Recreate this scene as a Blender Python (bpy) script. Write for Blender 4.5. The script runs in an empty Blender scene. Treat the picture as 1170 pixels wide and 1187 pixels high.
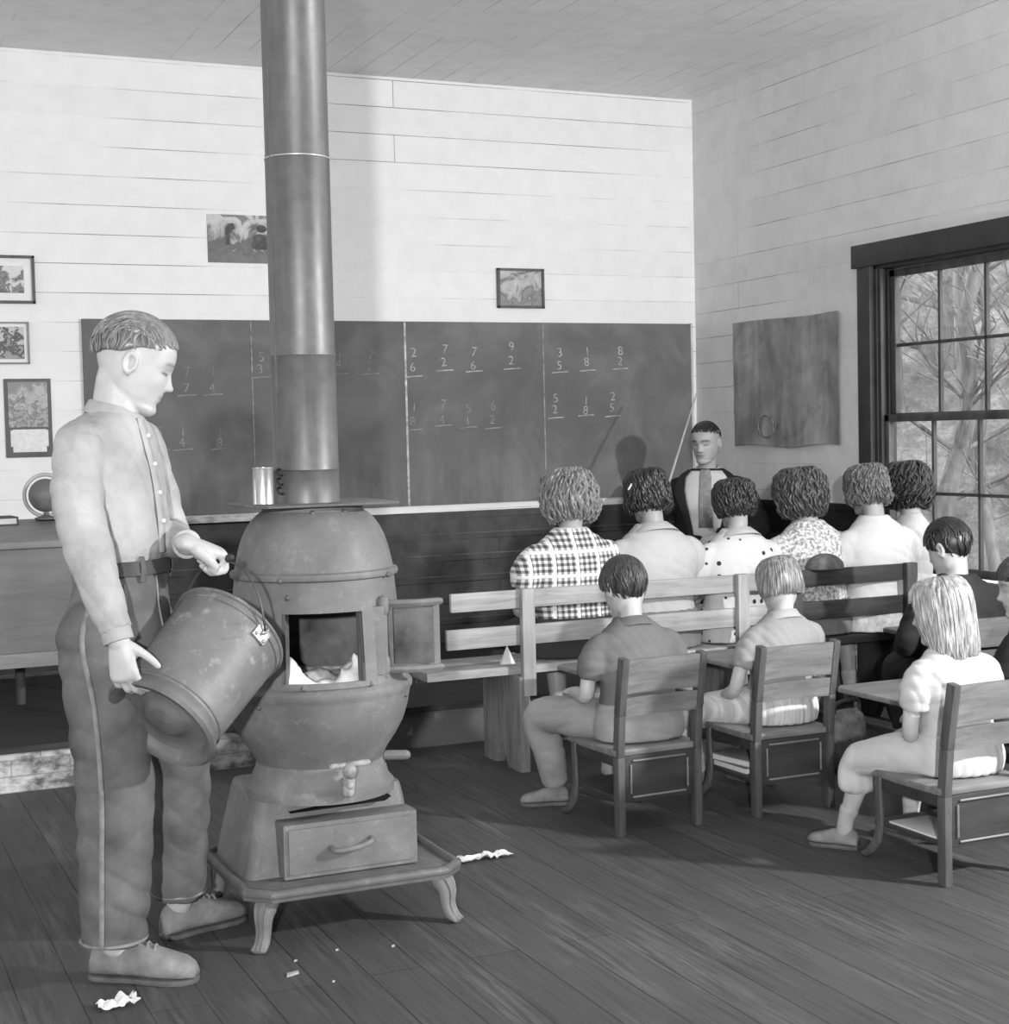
import bpy, bmesh, math, random
import numpy as np
from mathutils import Vector, Matrix, noise as mnoise
C = bpy.context.scene.collection
PI = math.pi
rng = random.Random(7)

# ------------------------------------------------------------------ materials
def lin(g):
    return g/12.92 if g <= .04045 else ((g+.055)/1.055)**2.4
class NT:
    """tiny helper around a node tree"""
    def __init__(s, name):
        s.m = bpy.data.materials.new(name); s.m.use_nodes = True
        s.t = s.m.node_tree; s.n = s.t.nodes; s.bsdf = s.n['Principled BSDF']
    def node(s, typ, **kw):
        nd = s.n.new(typ)
        for k, v in kw.items():
            if k.startswith('i_'):
                key = k[2:].replace('_', ' ')
                nd.inputs[key].default_value = v
            else: setattr(nd, k, v)
        return nd
    def link(s, a, b): s.t.links.new(a, b)
    def math(s, op, a, b=None, c=None, clamp=False):
        nd = s.n.new('ShaderNodeMath'); nd.operation = op; nd.use_clamp = clamp
        for i, v in enumerate((a, b, c)):
            if v is None: continue
            if isinstance(v, (int, float)): nd.inputs[i].default_value = v
            else: s.link(v, nd.inputs[i])
        return nd.outputs[0]
    def coords(s, stretch=(1,1,1), kind='Object'):
        tc = s.node('ShaderNodeTexCoord'); mp = s.node('ShaderNodeMapping')
        mp.inputs['Scale'].default_value = stretch
        s.link(tc.outputs[kind], mp.inputs['Vector']); return mp.outputs[0]
    def noise(s, vec, scale, detail=4, rough=.55, dist=0):
        nd = s.node('ShaderNodeTexNoise'); nd.inputs['Scale'].default_value = scale
        nd.inputs['Detail'].default_value = detail; nd.inputs['Roughness'].default_value = rough
        nd.inputs['Distortion'].default_value = dist
        s.link(vec, nd.inputs['Vector']); return nd.outputs[0]
    def ramp(s, fac, stops):
        nd = s.node('ShaderNodeValToRGB'); e = nd.color_ramp.elements
        while len(e) < len(stops): e.new(.5)
        for el, (p, g) in zip(e, stops): el.position = p; v = lin(g); el.color = (v, v, v, 1)
        s.link(fac, nd.inputs[0]); return nd.outputs[0]
    def mix(s, fac, a, b, mode='MIX'):
        nd = s.n.new('ShaderNodeMix'); nd.data_type = 'RGBA'; nd.blend_type = mode
        for sock, v in ((nd.inputs[0], fac), (nd.inputs[6], a), (nd.inputs[7], b)):
            if isinstance(v, (int, float)):
                if sock.type == 'RGBA': sock.default_value = (v, v, v, 1)
                else: sock.default_value = v
            else: s.link(v, sock)
        return nd.outputs[2]
    def color(s, c): s.link(c, s.bsdf.inputs['Base Color'])
    def bump(s, h, strength=.3, dist=.01):
        nd = s.node('ShaderNodeBump'); nd.inputs['Strength'].default_value = strength
        nd.inputs['Distance'].default_value = dist
        s.link(h, nd.inputs['Height']); s.link(nd.outputs[0], s.bsdf.inputs['Normal'])

def mat(name, g, rough=.7, var=.12, scale=6, stretch=(1,1,1), bump=0., bscale=60, bdist=.005, metal=0, spec=.3, detail=5):
    t = NT(name); b = t.bsdf
    b.inputs['Roughness'].default_value = rough; b.inputs['Metallic'].default_value = metal
    b.inputs['Specular IOR Level'].default_value = spec
    v = t.coords(stretch)
    n = t.noise(v, scale, detail)
    t.color(t.ramp(n, [(.28, max(0, g*(1-var))), (.72, min(1, g*(1+var)))]))
    if bump:
        t.bump(t.noise(v, bscale, 4), bump, bdist)
    return t.m
def wood(name, g, along='x', rough=.6, var=.22, spec=.3, bump=.15):
    st = {'x': (1.2, 14, 14), 'y': (14, 1.2, 14), 'z': (14, 14, 1.2)}[along]
    t = NT(name); v = t.coords(st); v2 = t.coords((1, 1, 1))
    a = t.noise(v, 3.2, 6, .6, .6); b = t.noise(v2, 3.0, 3)
    c = t.ramp(a, [(.3, g*(1-var)), (.5, g), (.72, min(1, g*(1+var*.7)))])
    d = t.ramp(b, [(.3, .82), (.7, 1.0)])
    t.color(t.mix(1.0, c, d, 'MULTIPLY'))
    t.bsdf.inputs['Roughness'].default_value = rough
    t.bsdf.inputs['Specular IOR Level'].default_value = spec
    t.bump(a, bump, .004)
    return t.m

# ------------------------------------------------------------------ mesh building
def V(*a): return np.array(a, float)
def nrm(v):
    v = np.asarray(v, float); return v/(np.linalg.norm(v)+1e-12)
def rotz(a):
    c, s = math.cos(a), math.sin(a); return np.array([[c, -s, 0], [s, c, 0], [0, 0, 1.]])
def rotx(a):
    c, s = math.cos(a), math.sin(a); return np.array([[1., 0, 0], [0, c, -s], [0, s, c]])
def roty(a):
    c, s = math.cos(a), math.sin(a); return np.array([[c, 0, s], [0, 1., 0], [-s, 0, c]])
def spline(pts, n):
    """Catmull-Rom through rows of pts (any width), n samples"""
    P = np.asarray(pts, float)
    if len(P) == 2:
        t = np.linspace(0, 1, n)[:, None]; return P[0]*(1-t)+P[1]*t
    P = np.vstack([2*P[0]-P[1], P, 2*P[-1]-P[-2]]); k = len(P)-3; out = []
    for u in np.linspace(0, k-1e-9, n):
        i = int(u); t = u-i; a, b, c, d = P[i:i+4]
        out.append(.5*((2*b)+(c-a)*t+(2*a-5*b+4*c-d)*t*t+(3*b-a-3*c+d)*t**3))
    return np.array(out)
class MB:
    def __init__(s): s.v = []; s.f = []; s.mi = []; s.cur = 0
    def add(s, vs, fs):
        o = len(s.v); s.v += [tuple(map(float, p)) for p in vs]
        s.f += [tuple(o+i for i in f) for f in fs]; s.mi += [s.cur]*len(fs); return s
    def box(s, lo, hi, R=None, at=None):
        x0, y0, z0 = lo; x1, y1, z1 = hi
        vs = np.array([(x0,y0,z0),(x1,y0,z0),(x1,y1,z0),(x0,y1,z0),(x0,y0,z1),(x1,y0,z1),(x1,y1,z1),(x0,y1,z1)], float)
        if R is not None: vs = vs@np.asarray(R).T
        if at is not None: vs = vs+np.asarray(at)
        return s.add(vs, [(0,3,2,1),(4,5,6,7),(0,1,5,4),(1,2,6,5),(2,3,7,6),(3,0,4,7)])
    def beam(s, p, q, a, b, up=(0,0,1)):
        """rectangular bar from p to q, section a (sideways) x b (along up)"""
        p = np.asarray(p, float); q = np.asarray(q, float); t = nrm(q-p)
        x = nrm(np.cross(t, up)); y = np.cross(x, t); vs = []
        for c in (p, q):
            for i, j in ((-1,-1),(1,-1),(1,1),(-1,1)): vs.append(c+x*i*a/2+y*j*b/2)
        return s.add(vs, [(3,2,1,0),(4,5,6,7),(0,1,5,4),(1,2,6,5),(2,3,7,6),(3,0,4,7)])
    def rings(s, rings, close=True, caps=True):
        n = len(rings[0]); vs = [p for r in rings for p in r]; fs = []
        for i in range(len(rings)-1):
            for j in range(n if close else n-1):
                k = (j+1) % n
                fs.append((i*n+j, i*n+k, (i+1)*n+k, (i+1)*n+j))
        if caps and close:
            fs.append(tuple(range(n-1, -1, -1))); fs.append(tuple((len(rings)-1)*n+j for j in range(n)))
        return s.add(vs, fs)
    def tube(s, pts, rad, n=10, samples=None, up=None, flat=1., rounded=True, sq=1.):
        """tube through pts; rad = number / list / list of (a,b); rounded ends"""
        P = np.asarray(pts, float)
        if np.isscalar(rad): R = np.array([[rad, rad*flat]]*len(P))
        else: R = np.array([(r, r*flat) if np.isscalar(r) else r for r in rad], float)
        if samples:
            D = spline(np.hstack([P, R]), samples); P, R = D[:, :3], np.maximum(D[:, 3:], 1e-4)
        T = np.gradient(P, axis=0); T = np.array([nrm(t) for t in T])
        x = None; fr = []
        for t in T:
            if up is not None:
                a = np.asarray(up, float); a = a-t*np.dot(a, t); a = nrm(a)
            elif x is None:
                a = np.cross(t, (0, 0, 1) if abs(t[2]) < .9 else (0, 1, 0)); a = nrm(a)
            else:
                a = x-t*np.dot(x, t); a = nrm(a)
            x = a; fr.append((a, np.cross(t, a)))
        ang = [2*PI*k/n for k in range(n)]
        def ring(c, f, ra, rb):
            out = []
            for q in ang:
                cx, sx = math.cos(q), math.sin(q)
                if sq != 1: cx = math.copysign(abs(cx)**sq, cx); sx = math.copysign(abs(sx)**sq, sx)
                out.append(c+f[0]*cx*ra+f[1]*sx*rb)
            return out
        rr = []
        if rounded:
            for k in (.98, .8, .45):
                h = math.sqrt(1-k*k) if k < .98 else .2
                rr.append(ring(P[0]-T[0]*min(R[0])*k, fr[0], R[0][0]*h, R[0][1]*h))
        for i in range(len(P)): rr.append(ring(P[i], fr[i], *R[i]))
        if rounded is True:
            for k in (.45, .8, .98):
                h = math.sqrt(1-k*k) if k < .98 else .2
                rr.append(ring(P[-1]+T[-1]*min(R[-1])*k, fr[-1], R[-1][0]*h, R[-1][1]*h))
        return s.rings(rr)
    def ball(s, c, r, R=None, nu=20, nv=12):
        r = np.array([r]*3 if np.isscalar(r) else r, float); c = np.asarray(c, float)
        vs = []; fs = []
        for i in range(1, nv):
            th = PI*i/nv
            for j in range(nu):
                p = 2*PI*j/nu
                vs.append(V(math.sin(th)*math.cos(p), math.sin(th)*math.sin(p), math.cos(th))*r)
        vs += [V(0, 0, r[2]), V(0, 0, -r[2])]
        for i in range(nv-2):
            for j in range(nu):
                k = (j+1) % nu; fs.append((i*nu+j, (i+1)*nu+j, (i+1)*nu+k, i*nu+k))
        a, b = (nv-1)*nu, (nv-1)*nu+1
        for j in range(nu):
            k = (j+1) % nu; fs.append((a, j, k)); fs.append((b, (nv-2)*nu+k, (nv-2)*nu+j))
        vs = np.array(vs)
        if R is not None: vs = vs@np.asarray(R).T
        return s.add(vs+c, fs)
    def lathe(s, prof, n=40, at=(0,0,0), R=None, caps=True, skip=None):
        """prof = [(r,z)]; skip(angle,z)->True leaves a face out (angle 0 = -Y, + towards +X)"""
        at = np.asarray(at, float); o = []; m = len(prof)
        for r, z in prof:
            for j in range(n):
                a = 2*PI*j/n; o.append(V(math.sin(a)*r, -math.cos(a)*r, z))
        fs = []
        for i in range(m-1):
            for j in range(n):
                k = (j+1) % n
                if skip and skip(2*PI*(j+.5)/n, (prof[i][1]+prof[i+1][1])/2): continue
                fs.append((i*n+j, i*n+k, (i+1)*n+k, (i+1)*n+j))
        if caps: fs.append(tuple(range(n-1, -1, -1))); fs.append(tuple((m-1)*n+j for j in range(n)))
        o = np.array(o)
        if R is not None: o = o@np.asarray(R).T
        return s.add(o+at, fs)
    def prism(s, poly, t0, t1, axis='y'):
        """polygon (list of 2d points) extruded along axis between t0 and t1"""
        def P(a, b, t): return {'x': (t, a, b), 'y': (a, t, b), 'z': (a, b, t)}[axis]
        n = len(poly); vs = [P(a, b, t0) for a, b in poly]+[P(a, b, t1) for a, b in poly]
        fs = [tuple(range(n)), tuple(range(2*n-1, n-1, -1))]+[(i, n+i, n+(i+1) % n, (i+1) % n) for i in range(n)]
        return s.add(vs, fs)
    def torus(s, c, R, r, axis=(0,0,1), n=40, m=8, sx=1., sy=1., x=None):
        ax = nrm(axis)
        x = nrm(np.cross(ax, (0, 1, 0) if abs(ax[1]) < .9 else (1, 0, 0))) if x is None else nrm(x)
        y = np.cross(ax, x); c = np.asarray(c, float); vs = []; fs = []
        for i in range(n):
            a = 2*PI*i/n; d = x*math.cos(a)*sx+y*math.sin(a)*sy
            for j in range(m):
                b = 2*PI*j/m; vs.append(c+d*(R+r*math.cos(b))+ax*r*math.sin(b))
        for i in range(n):
            for j in range(m):
                fs.append((i*m+j, ((i+1) % n)*m+j, ((i+1) % n)*m+(j+1) % m, i*m+(j+1) % m))
        return s.add(vs, fs)
    def xf(s, R=None, at=(0,0,0), sc=1.):
        v = np.array(s.v)*sc
        if R is not None: v = v@np.asarray(R).T
        s.v = [tuple(p) for p in v+np.asarray(at)]; return s
    def join(s, o):
        k = len(s.v); s.v += o.v; s.f += [tuple(i+k for i in f) for f in o.f]; s.mi += o.mi; return s
    def warp(s, fn): s.v = [tuple(fn(*p)) for p in s.v]; return s
    def mesh(s, name):
        me = bpy.data.meshes.new(name); me.from_pydata(s.v, [], s.f); me.validate(); 
        return me
    def build(s, name, m, parent=None, bevel=0, smooth=35, fix=True, seg=2):
        me = s.mesh(name)
        if len(me.polygons) == len(s.mi): me.polygons.foreach_set('material_index', s.mi)
        bm = bmesh.new(); bm.from_mesh(me)
        if fix: bmesh.ops.recalc_face_normals(bm, faces=bm.faces)
        if bevel:
            es = [e for e in bm.edges if len(e.link_faces) == 2 and e.calc_face_angle(0) > .6]
            bmesh.ops.bevel(bm, geom=es, offset=bevel, segments=seg, affect='EDGES', profile=.6, clamp_overlap=True)
        bm.to_mesh(me); bm.free()
        return link(name, me, m, parent, smooth)
def link(name, me, m, parent=None, smooth=35):
    me.name = name
    o = bpy.data.objects.new(name, me); C.objects.link(o)
    for x in (m if isinstance(m, (list, tuple)) else [m]): me.materials.append(x)
    if smooth:
        me.polygons.foreach_set('use_smooth', [True]*len(me.polygons))
        if smooth < 180: me.set_sharp_from_angle(angle=math.radians(smooth))
    if parent is not None: o.parent = parent
    return o
def fuse(mb, name, m, parent=None, voxel=.006, it=3, fac=.5, deform=None):
    """weld overlapping closed shapes into ONE continuous skin (voxel remesh + smoothing)"""
    me = mb.mesh('tmp')
    o = bpy.data.objects.new('tmp', me); C.objects.link(o)
    r = o.modifiers.new('r', 'REMESH'); r.mode = 'VOXEL'; r.voxel_size = voxel; r.adaptivity = 0
    if it:
        sm = o.modifiers.new('s', 'SMOOTH'); sm.factor = fac; sm.iterations = it
    dg = bpy.context.evaluated_depsgraph_get()
    me2 = bpy.data.meshes.new_from_object(o.evaluated_get(dg))
    bpy.data.objects.remove(o); bpy.data.meshes.remove(me)
    if deform:
        n = len(me2.vertices); co = np.empty(n*3); me2.vertices.foreach_get('co', co); co = co.reshape(-1, 3)
        nn = np.empty(n*3); me2.vertices.foreach_get('normal', nn); nn = nn.reshape(-1, 3)
        co = deform(co, nn); me2.vertices.foreach_set('co', co.astype(np.float32).ravel())
    me2.materials.clear()
    return link(name, me2, m, parent, 180)
def wrinkle(amp, sc, stretch=(1,1,1), ridge=False, seed=0):
    st = np.array(stretch)*sc
    def fn(co, nn):
        d = np.empty(len(co))
        for i, p in enumerate(co):
            q = Vector(p*st+seed*3.7)
            n = mnoise.noise(q)+.5*mnoise.noise(q*2.1)
            if ridge: n = .6-2.2*abs(n)
            d[i] = n
        return co+nn*(d*amp)[:, None]
    return fn

# ------------------------------------------------------------------ things
def tag(o, label=None, cat=None, group=None, kind=None):
    if label: o['label'] = label
    if cat: o['category'] = cat
    if group: o['group'] = group
    if kind: o['kind'] = kind
    return o
def thing(name, label, cat, loc=(0,0,0), rz=0, group=None):
    o = bpy.data.objects.new(name, None); C.objects.link(o); o.empty_display_size = .1
    o.location = loc; o.rotation_euler = (0, 0, rz); return tag(o, label, cat, group)
def dup(root, loc, rz=0, label=None, group=None):
    r = root.copy(); C.objects.link(r); r.location = loc; r.rotation_euler = (0, 0, rz)
    if label: r['label'] = label
    if group: r['group'] = group
    for ch in list(root.children):
        c = ch.copy(); C.objects.link(c); c.parent = r
        for g in list(ch.children):
            d = g.copy(); C.objects.link(d); d.parent = c
    return r
def struct(o): return tag(o, kind='structure')
# ------------------------------------------------------------------ THE ROOM
XR, YB, ZC, XL, YF = 4.841, 8.0, 3.265, -2.6, -4.2     # right wall, back wall, ceiling, left wall, wall behind the camera

def board_paint(name, g1, g2, row, width, axes, line=.62, stain=.06, seed=0, mortar=.0022):
    """painted board lining: staggered boards, thin uneven gaps"""
    t = NT(name)
    tc = t.node('ShaderNodeTexCoord'); sp = t.node('ShaderNodeSeparateXYZ'); t.link(tc.outputs['Object'], sp.inputs[0])
    cb = t.node('ShaderNodeCombineXYZ')
    t.link(sp.outputs[axes[0]], cb.inputs[0]); t.link(sp.outputs[axes[1]], cb.inputs[1])
    mp = t.node('ShaderNodeMapping'); mp.inputs['Location'].default_value = (seed*.37, seed*.11, 0); t.link(cb.outputs[0], mp.inputs[0])
    br = t.node('ShaderNodeTexBrick'); t.link(mp.outputs[0], br.inputs['Vector'])
    br.offset = .37; br.inputs['Scale'].default_value = 1; br.inputs['Mortar Size'].default_value = mortar
    br.inputs['Mortar Smooth'].default_value = .3; br.inputs['Bias'].default_value = 0
    br.inputs['Brick Width'].default_value = width; br.inputs['Row Height'].default_value = row
    a, b = lin(g1), lin(g2)
    br.inputs['Color1'].default_value = (a, a, a, 1); br.inputs['Color2'].default_value = (b, b, b, 1)
    n1 = t.noise(tc.outputs['Object'], 1.3, 4); n2 = t.noise(tc.outputs['Object'], 9, 5)
    gap = t.math('MULTIPLY', br.outputs['Fac'], t.ramp(n1, [(.42, .06), (.60, 1.0)]))
    dark = lin(g1*line)
    br.inputs['Mortar'].default_value = (a, a, a, 1)
    col = t.mix(gap, br.outputs['Color'], dark)
    col = t.mix(1.0, col, t.ramp(n2, [(.25, 1-stain), (.6, 1.0)]), 'MULTIPLY')
    t.color(col); t.bsdf.inputs['Roughness'].default_value = .55; t.bsdf.inputs['Specular IOR Level'].default_value = .25
    h = t.math('SUBTRACT', t.math('MULTIPLY', n2, .25), t.math('MULTIPLY', br.outputs['Fac'], 1.0))
    t.bump(h, .25, .004)
    return t.m
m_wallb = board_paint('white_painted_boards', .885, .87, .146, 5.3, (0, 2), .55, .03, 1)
m_wallr = board_paint('white_painted_boards_shaded', .83, .815, .146, 5.3, (1, 2), .66, .05, 3)  # same white paint; the weaker light on this wall is put into its colour
m_ceil = board_paint('painted_ceiling_boards', .88, .87, .165, 4.5, (1, 0), .62, .05, 2)
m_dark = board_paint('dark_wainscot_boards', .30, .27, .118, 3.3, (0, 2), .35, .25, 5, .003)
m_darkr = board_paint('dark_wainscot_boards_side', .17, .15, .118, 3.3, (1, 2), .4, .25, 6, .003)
m_wallu = board_paint('unseen_grey_boards', .52, .49, .146, 4.3, (1, 2), .5, .2, 4)  # for the unseen walls, set mid-grey to cut light bounced into the room
def floor_mat():
    t = NT('worn_floorboards')
    tc = t.node('ShaderNodeTexCoord'); sp = t.node('ShaderNodeSeparateXYZ'); t.link(tc.outputs['Object'], sp.inputs[0])
    cb = t.node('ShaderNodeCombineXYZ'); t.link(sp.outputs[1], cb.inputs[0]); t.link(sp.outputs[0], cb.inputs[1])
    br = t.node('ShaderNodeTexBrick'); t.link(cb.outputs[0], br.inputs['Vector']); br.offset = .41
    for k, v in (('Scale', 1), ('Mortar Size', .0022), ('Mortar Smooth', .2), ('Brick Width', 3.6), ('Row Height', .135)): br.inputs[k].default_value = v
    for k, g in (('Color1', .315), ('Color2', .335), ('Mortar', .215)): v = lin(g); br.inputs[k].default_value = (v, v, v, 1)
    st = t.coords((22, 1.1, 1)); st2 = t.coords((5, .8, 1))
    a = t.noise(st, 3, 6, .62, .4); b = t.noise(st2, 1.6, 5, .6); c = t.noise(t.coords(), 60, 3); e = t.noise(t.coords(), .9, 3)
    col = t.mix(1, br.outputs['Color'], t.ramp(a, [(.25, .78), (.5, .96), (.75, 1.0)]), 'MULTIPLY')
    # pale scuffed wear along the walked strips
    wear = t.math('MULTIPLY', t.ramp(b, [(.50, 0), (.72, 1)]), t.ramp(a, [(.42, 0), (.66, 1)]))
    col = t.mix(t.math('MULTIPLY', wear, .6), col, lin(.50))
    col = t.mix(1, col, t.ramp(e, [(.3, .90), (.7, 1)]), 'MULTIPLY')
    dust = t.ramp(c, [(.70, 0), (.78, 1)])
    col = t.mix(t.math('MULTIPLY', dust, .18), col, lin(.6))
    t.color(col); t.bsdf.inputs['Roughness'].default_value = .62; t.bsdf.inputs['Specular IOR Level'].default_value = .3
    t.bump(t.math('SUBTRACT', a, t.math('MULTIPLY', br.outputs['Fac'], 1.5)), .25, .004)
    return t.m
m_floor = floor_mat()

struct(MB().box((XL-.1, YF-.1, -.12), (XR+.12, YB+.12, 0)).build('floor', m_floor))
struct(MB().box((XL-.1, YF-.1, ZC), (XR+.12, YB+.12, ZC+.12)).build('ceiling', m_ceil))
struct(MB().box((XL-.1, YB, 0), (XR+.12, YB+.12, ZC)).build('wall_back', m_wallb))
struct(MB().box((XL-.12, YF-.1, 0), (XL, YB, ZC)).build('wall_left', m_wallu))
struct(MB().box((XL, YF-.12, 0), (XR, YF, ZC)).build('wall_front', m_wallu))
# right wall with the window hole
WY0, WY1, WZ0, WZ1 = 5.20, 6.31, .60, 2.115
m = MB()
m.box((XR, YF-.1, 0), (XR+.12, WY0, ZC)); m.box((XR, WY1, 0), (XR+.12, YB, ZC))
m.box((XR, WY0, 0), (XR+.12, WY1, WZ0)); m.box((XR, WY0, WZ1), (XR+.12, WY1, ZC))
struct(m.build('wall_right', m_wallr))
# dark wainscot: lapped boards under the blackboard, and along the right wall
m = MB()
for k in range(8):
    z0 = k*.118-.04; z1 = min(z0+.118, .905); m.cur = 0
    m.box((XL, YB-.016-.002*(k % 2), z0), (XR, YB-.002, z1-.007)); m.cur = 1
    m.prism([(YB-.021, z1-.007), (YB-.017, z1), (YB-.002, z1), (YB-.002, z1-.007)], XL, XR, 'x')
o = struct(m.build('baseboard_back', [m_dark, mat('dusty_board_edge', .30, .9, .35, 5, (1, 1, 1))]))
m = MB()
for y0, y1, zt in ((YF, WY0-.1, .93), (WY0-.1, WY1+.09, .57), (WY1+.09, YB-.03, .93)):
    m.box((XR-.022, y0, 0), (XR-.001, y1, zt))
    if zt > .6: m.box((XR-.034, y0, zt-.03), (XR-.001, y1, zt))
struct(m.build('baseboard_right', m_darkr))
# raised platform under the blackboard, its riser of old whitewashed brickwork
def riser_mat():
    t = NT('whitewashed_brick')
    tc = t.node('ShaderNodeTexCoord'); sp = t.node('ShaderNodeSeparateXYZ'); t.link(tc.outputs['Object'], sp.inputs[0])
    cb = t.node('ShaderNodeCombineXYZ'); t.link(sp.outputs[0], cb.inputs[0]); t.link(sp.outputs[2], cb.inputs[1])
    br = t.node('ShaderNodeTexBrick'); t.link(cb.outputs[0], br.inputs['Vector'])
    for k, v in (('Scale', 1), ('Mortar Size', .004), ('Mortar Smooth', .5), ('Brick Width', .22), ('Row Height', .062)): br.inputs[k].default_value = v
    for k, g in (('Color1', .80), ('Color2', .70), ('Mortar', .62)): v = lin(g); br.inputs[k].default_value = (v, v, v, 1)
    n = t.noise(t.coords((1, 1, 1.6)), 13, 6, .65); n2 = t.noise(t.coords(), 2.6, 4)
    n3 = t.math('ADD', t.math('MULTIPLY', n, .55), t.math('MULTIPLY', n2, .5))
    grad = t.math('MULTIPLY', t.math('SUBTRACT', sp.outputs[0], 1.3), .16, None, True)
    col = t.mix(t.ramp(t.math('ADD', n3, grad), [(.46, 0), (.60, 1)]), br.outputs['Color'], lin(.34))
    t.color(col); t.bsdf.inputs['Roughness'].default_value = .85
    t.bump(n, .35, .01); return t.m
m = MB().box((XL, 6.16, 0), (XR-.02, YB-.027, .155)); m.cur = 1
m.box((XL, 6.135, .155), (XR-.022, YB-.027, .18))
o = struct(m.build('platform', [riser_mat(), wood('platform_planks', .22, 'x')]))

# ---- window in the right wall: casing, jamb, two sashes, glass
m_trim = mat('dark_window_paint', .20, .5, .12, 9, bump=.1)
m_sash = mat('worn_sash_paint', .27, .5, .3, 14, (1,1,.4))
def glass_mat():
    t = NT('window_glass'); n = t.n; n.remove(t.bsdf)
    tr = t.node('ShaderNodeBsdfTransparent'); tr.inputs[0].default_value = (.9, .9, .9, 1)
    gl = t.node('ShaderNodeBsdfGlossy'); gl.inputs['Roughness'].default_value = .03
    mx = t.node('ShaderNodeMixShader'); mx.inputs[0].default_value = .045
    t.link(tr.outputs[0], mx.inputs[1]); t.link(gl.outputs[0], mx.inputs[2])
    t.link(mx.outputs[0], t.n['Material Output'].inputs['Surface']); return t.m
m_glass = glass_mat()
w = thing('window_1', 'dark-framed sash window of small panes in the right wall', 'window', (XR, 5.755, WZ0)); struct(w)
def wbox(mb, y0, y1, z0, z1, x0, x1): return mb.box((x0, y0-5.755, z0-WZ0), (x1, y1-5.755, z1-WZ0))
m = MB()
wbox(m, WY1-.005, WY1+.095, .52, WZ1, -.028, 0); wbox(m, WY0-.095, WY0+.005, .52, WZ1, -.028, 0)
wbox(m, WY0-.13, WY1+.13, WZ1-.005, WZ1+.108, -.036, 0)
m.build('casing', m_trim, w, .004)
m = MB(); wbox(m, WY0-.14, WY1+.14, .565, .60, -.08, .02); wbox(m, WY0-.1, WY1+.1, .48, .565, -.022, 0); m.build('sill', m_trim, w, .004)
m = MB()
wbox(m, WY1-.025, WY1, WZ0, WZ1, .0, .115); wbox(m, WY0, WY0+.025, WZ0, WZ1, .0, .115)
wbox(m, WY0, WY1, WZ1-.02, WZ1, .0, .115)
wbox(m, WY1-.05, WY1-.025, WZ0, WZ1, .005, .022); wbox(m, WY1-.045, WY1-.025, WZ0, WZ1, .055, .066)
wbox(m, WY0+.025, WY0+.05, WZ0, WZ1, .005, .022)
m.build('jamb', m_trim, w, .002)
def sash(name, z0, z1, x):
    m = MB(); ya, yb = WY0+.028, WY1-.028
    wbox(m, yb-.05, yb, z0, z1, x, x+.032); wbox(m, ya, ya+.05, z0, z1, x, x+.032)
    wbox(m, ya, yb, z1-.036, z1, x, x+.032); wbox(m, ya, yb, z0, z0+.04, x, x+.032)
    f = m.build('sash', m_sash, w, .003)
    zm = (z0+z1)/2
    mm = MB()
    for k in (1, 2):
        y = yb-.05+(ya-yb+.1)*k/3; wbox(mm, y-.008, y+.008, z0+.04, z1-.036, x+.006, x+.026)
    wbox(mm, ya+.05, yb-.05, zm-.008, zm+.008, x+.006, x+.026)
    mm.build('glazing_bar', m_sash, f, .002)
    g = MB(); wbox(g, ya+.045, yb-.045, z0+.035, z1-.03, x+.015, x+.018)
    g.build('pane', m_glass, f)
sash('sash', 1.345, 2.09, .07)
sash('sash', .615, 1.378, .026)

# ---- what the window looks out on: a leaf-littered slope with bare trees
def slope_z(x, y): return -.5+max(0, .64*x+.77*y-8.5)*.95
def slope_mat():
    t = NT('leaf_litter_slope'); v = t.coords()
    a = t.noise(v, 2.2, 8, .75); b = t.noise(v, 7, 8, .85); c = t.noise(v, .5, 3)
    col = t.ramp(t.math('ADD', t.math('MULTIPLY', a, .5), t.math('MULTIPLY', b, .5)), [(.36, .34), (.5, .60), (.64, .90)])
    t.color(t.mix(1, col, t.ramp(c, [(.3, .8), (.7, 1)]), 'MULTIPLY'))
    t.bsdf.inputs['Roughness'].default_value = 1; t.bump(b, .8, .2); return t.m
m = MB(); nx, ny = 40, 50; vs = []; fs = []
for i in range(nx):
    for j in range(ny):
        x = 5.1+i*.35; y = -2+j*.5
        z = slope_z(x, y)+(.2*mnoise.noise(Vector((x*.5, y*.5, 0))) if x > 5.6 else 0)
        vs.append((x, y, z))
for i in range(nx-1):
    for j in range(ny-1): fs.append((i*ny+j, (i+1)*ny+j, (i+1)*ny+j+1, i*ny+j+1))
m.add(vs, fs); struct(m.build('hillside', slope_mat(), None, smooth=180))
m_bark = mat('grey_bark', .40, .9, .3, 7, (3,3,.6), .4, 20)
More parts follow.
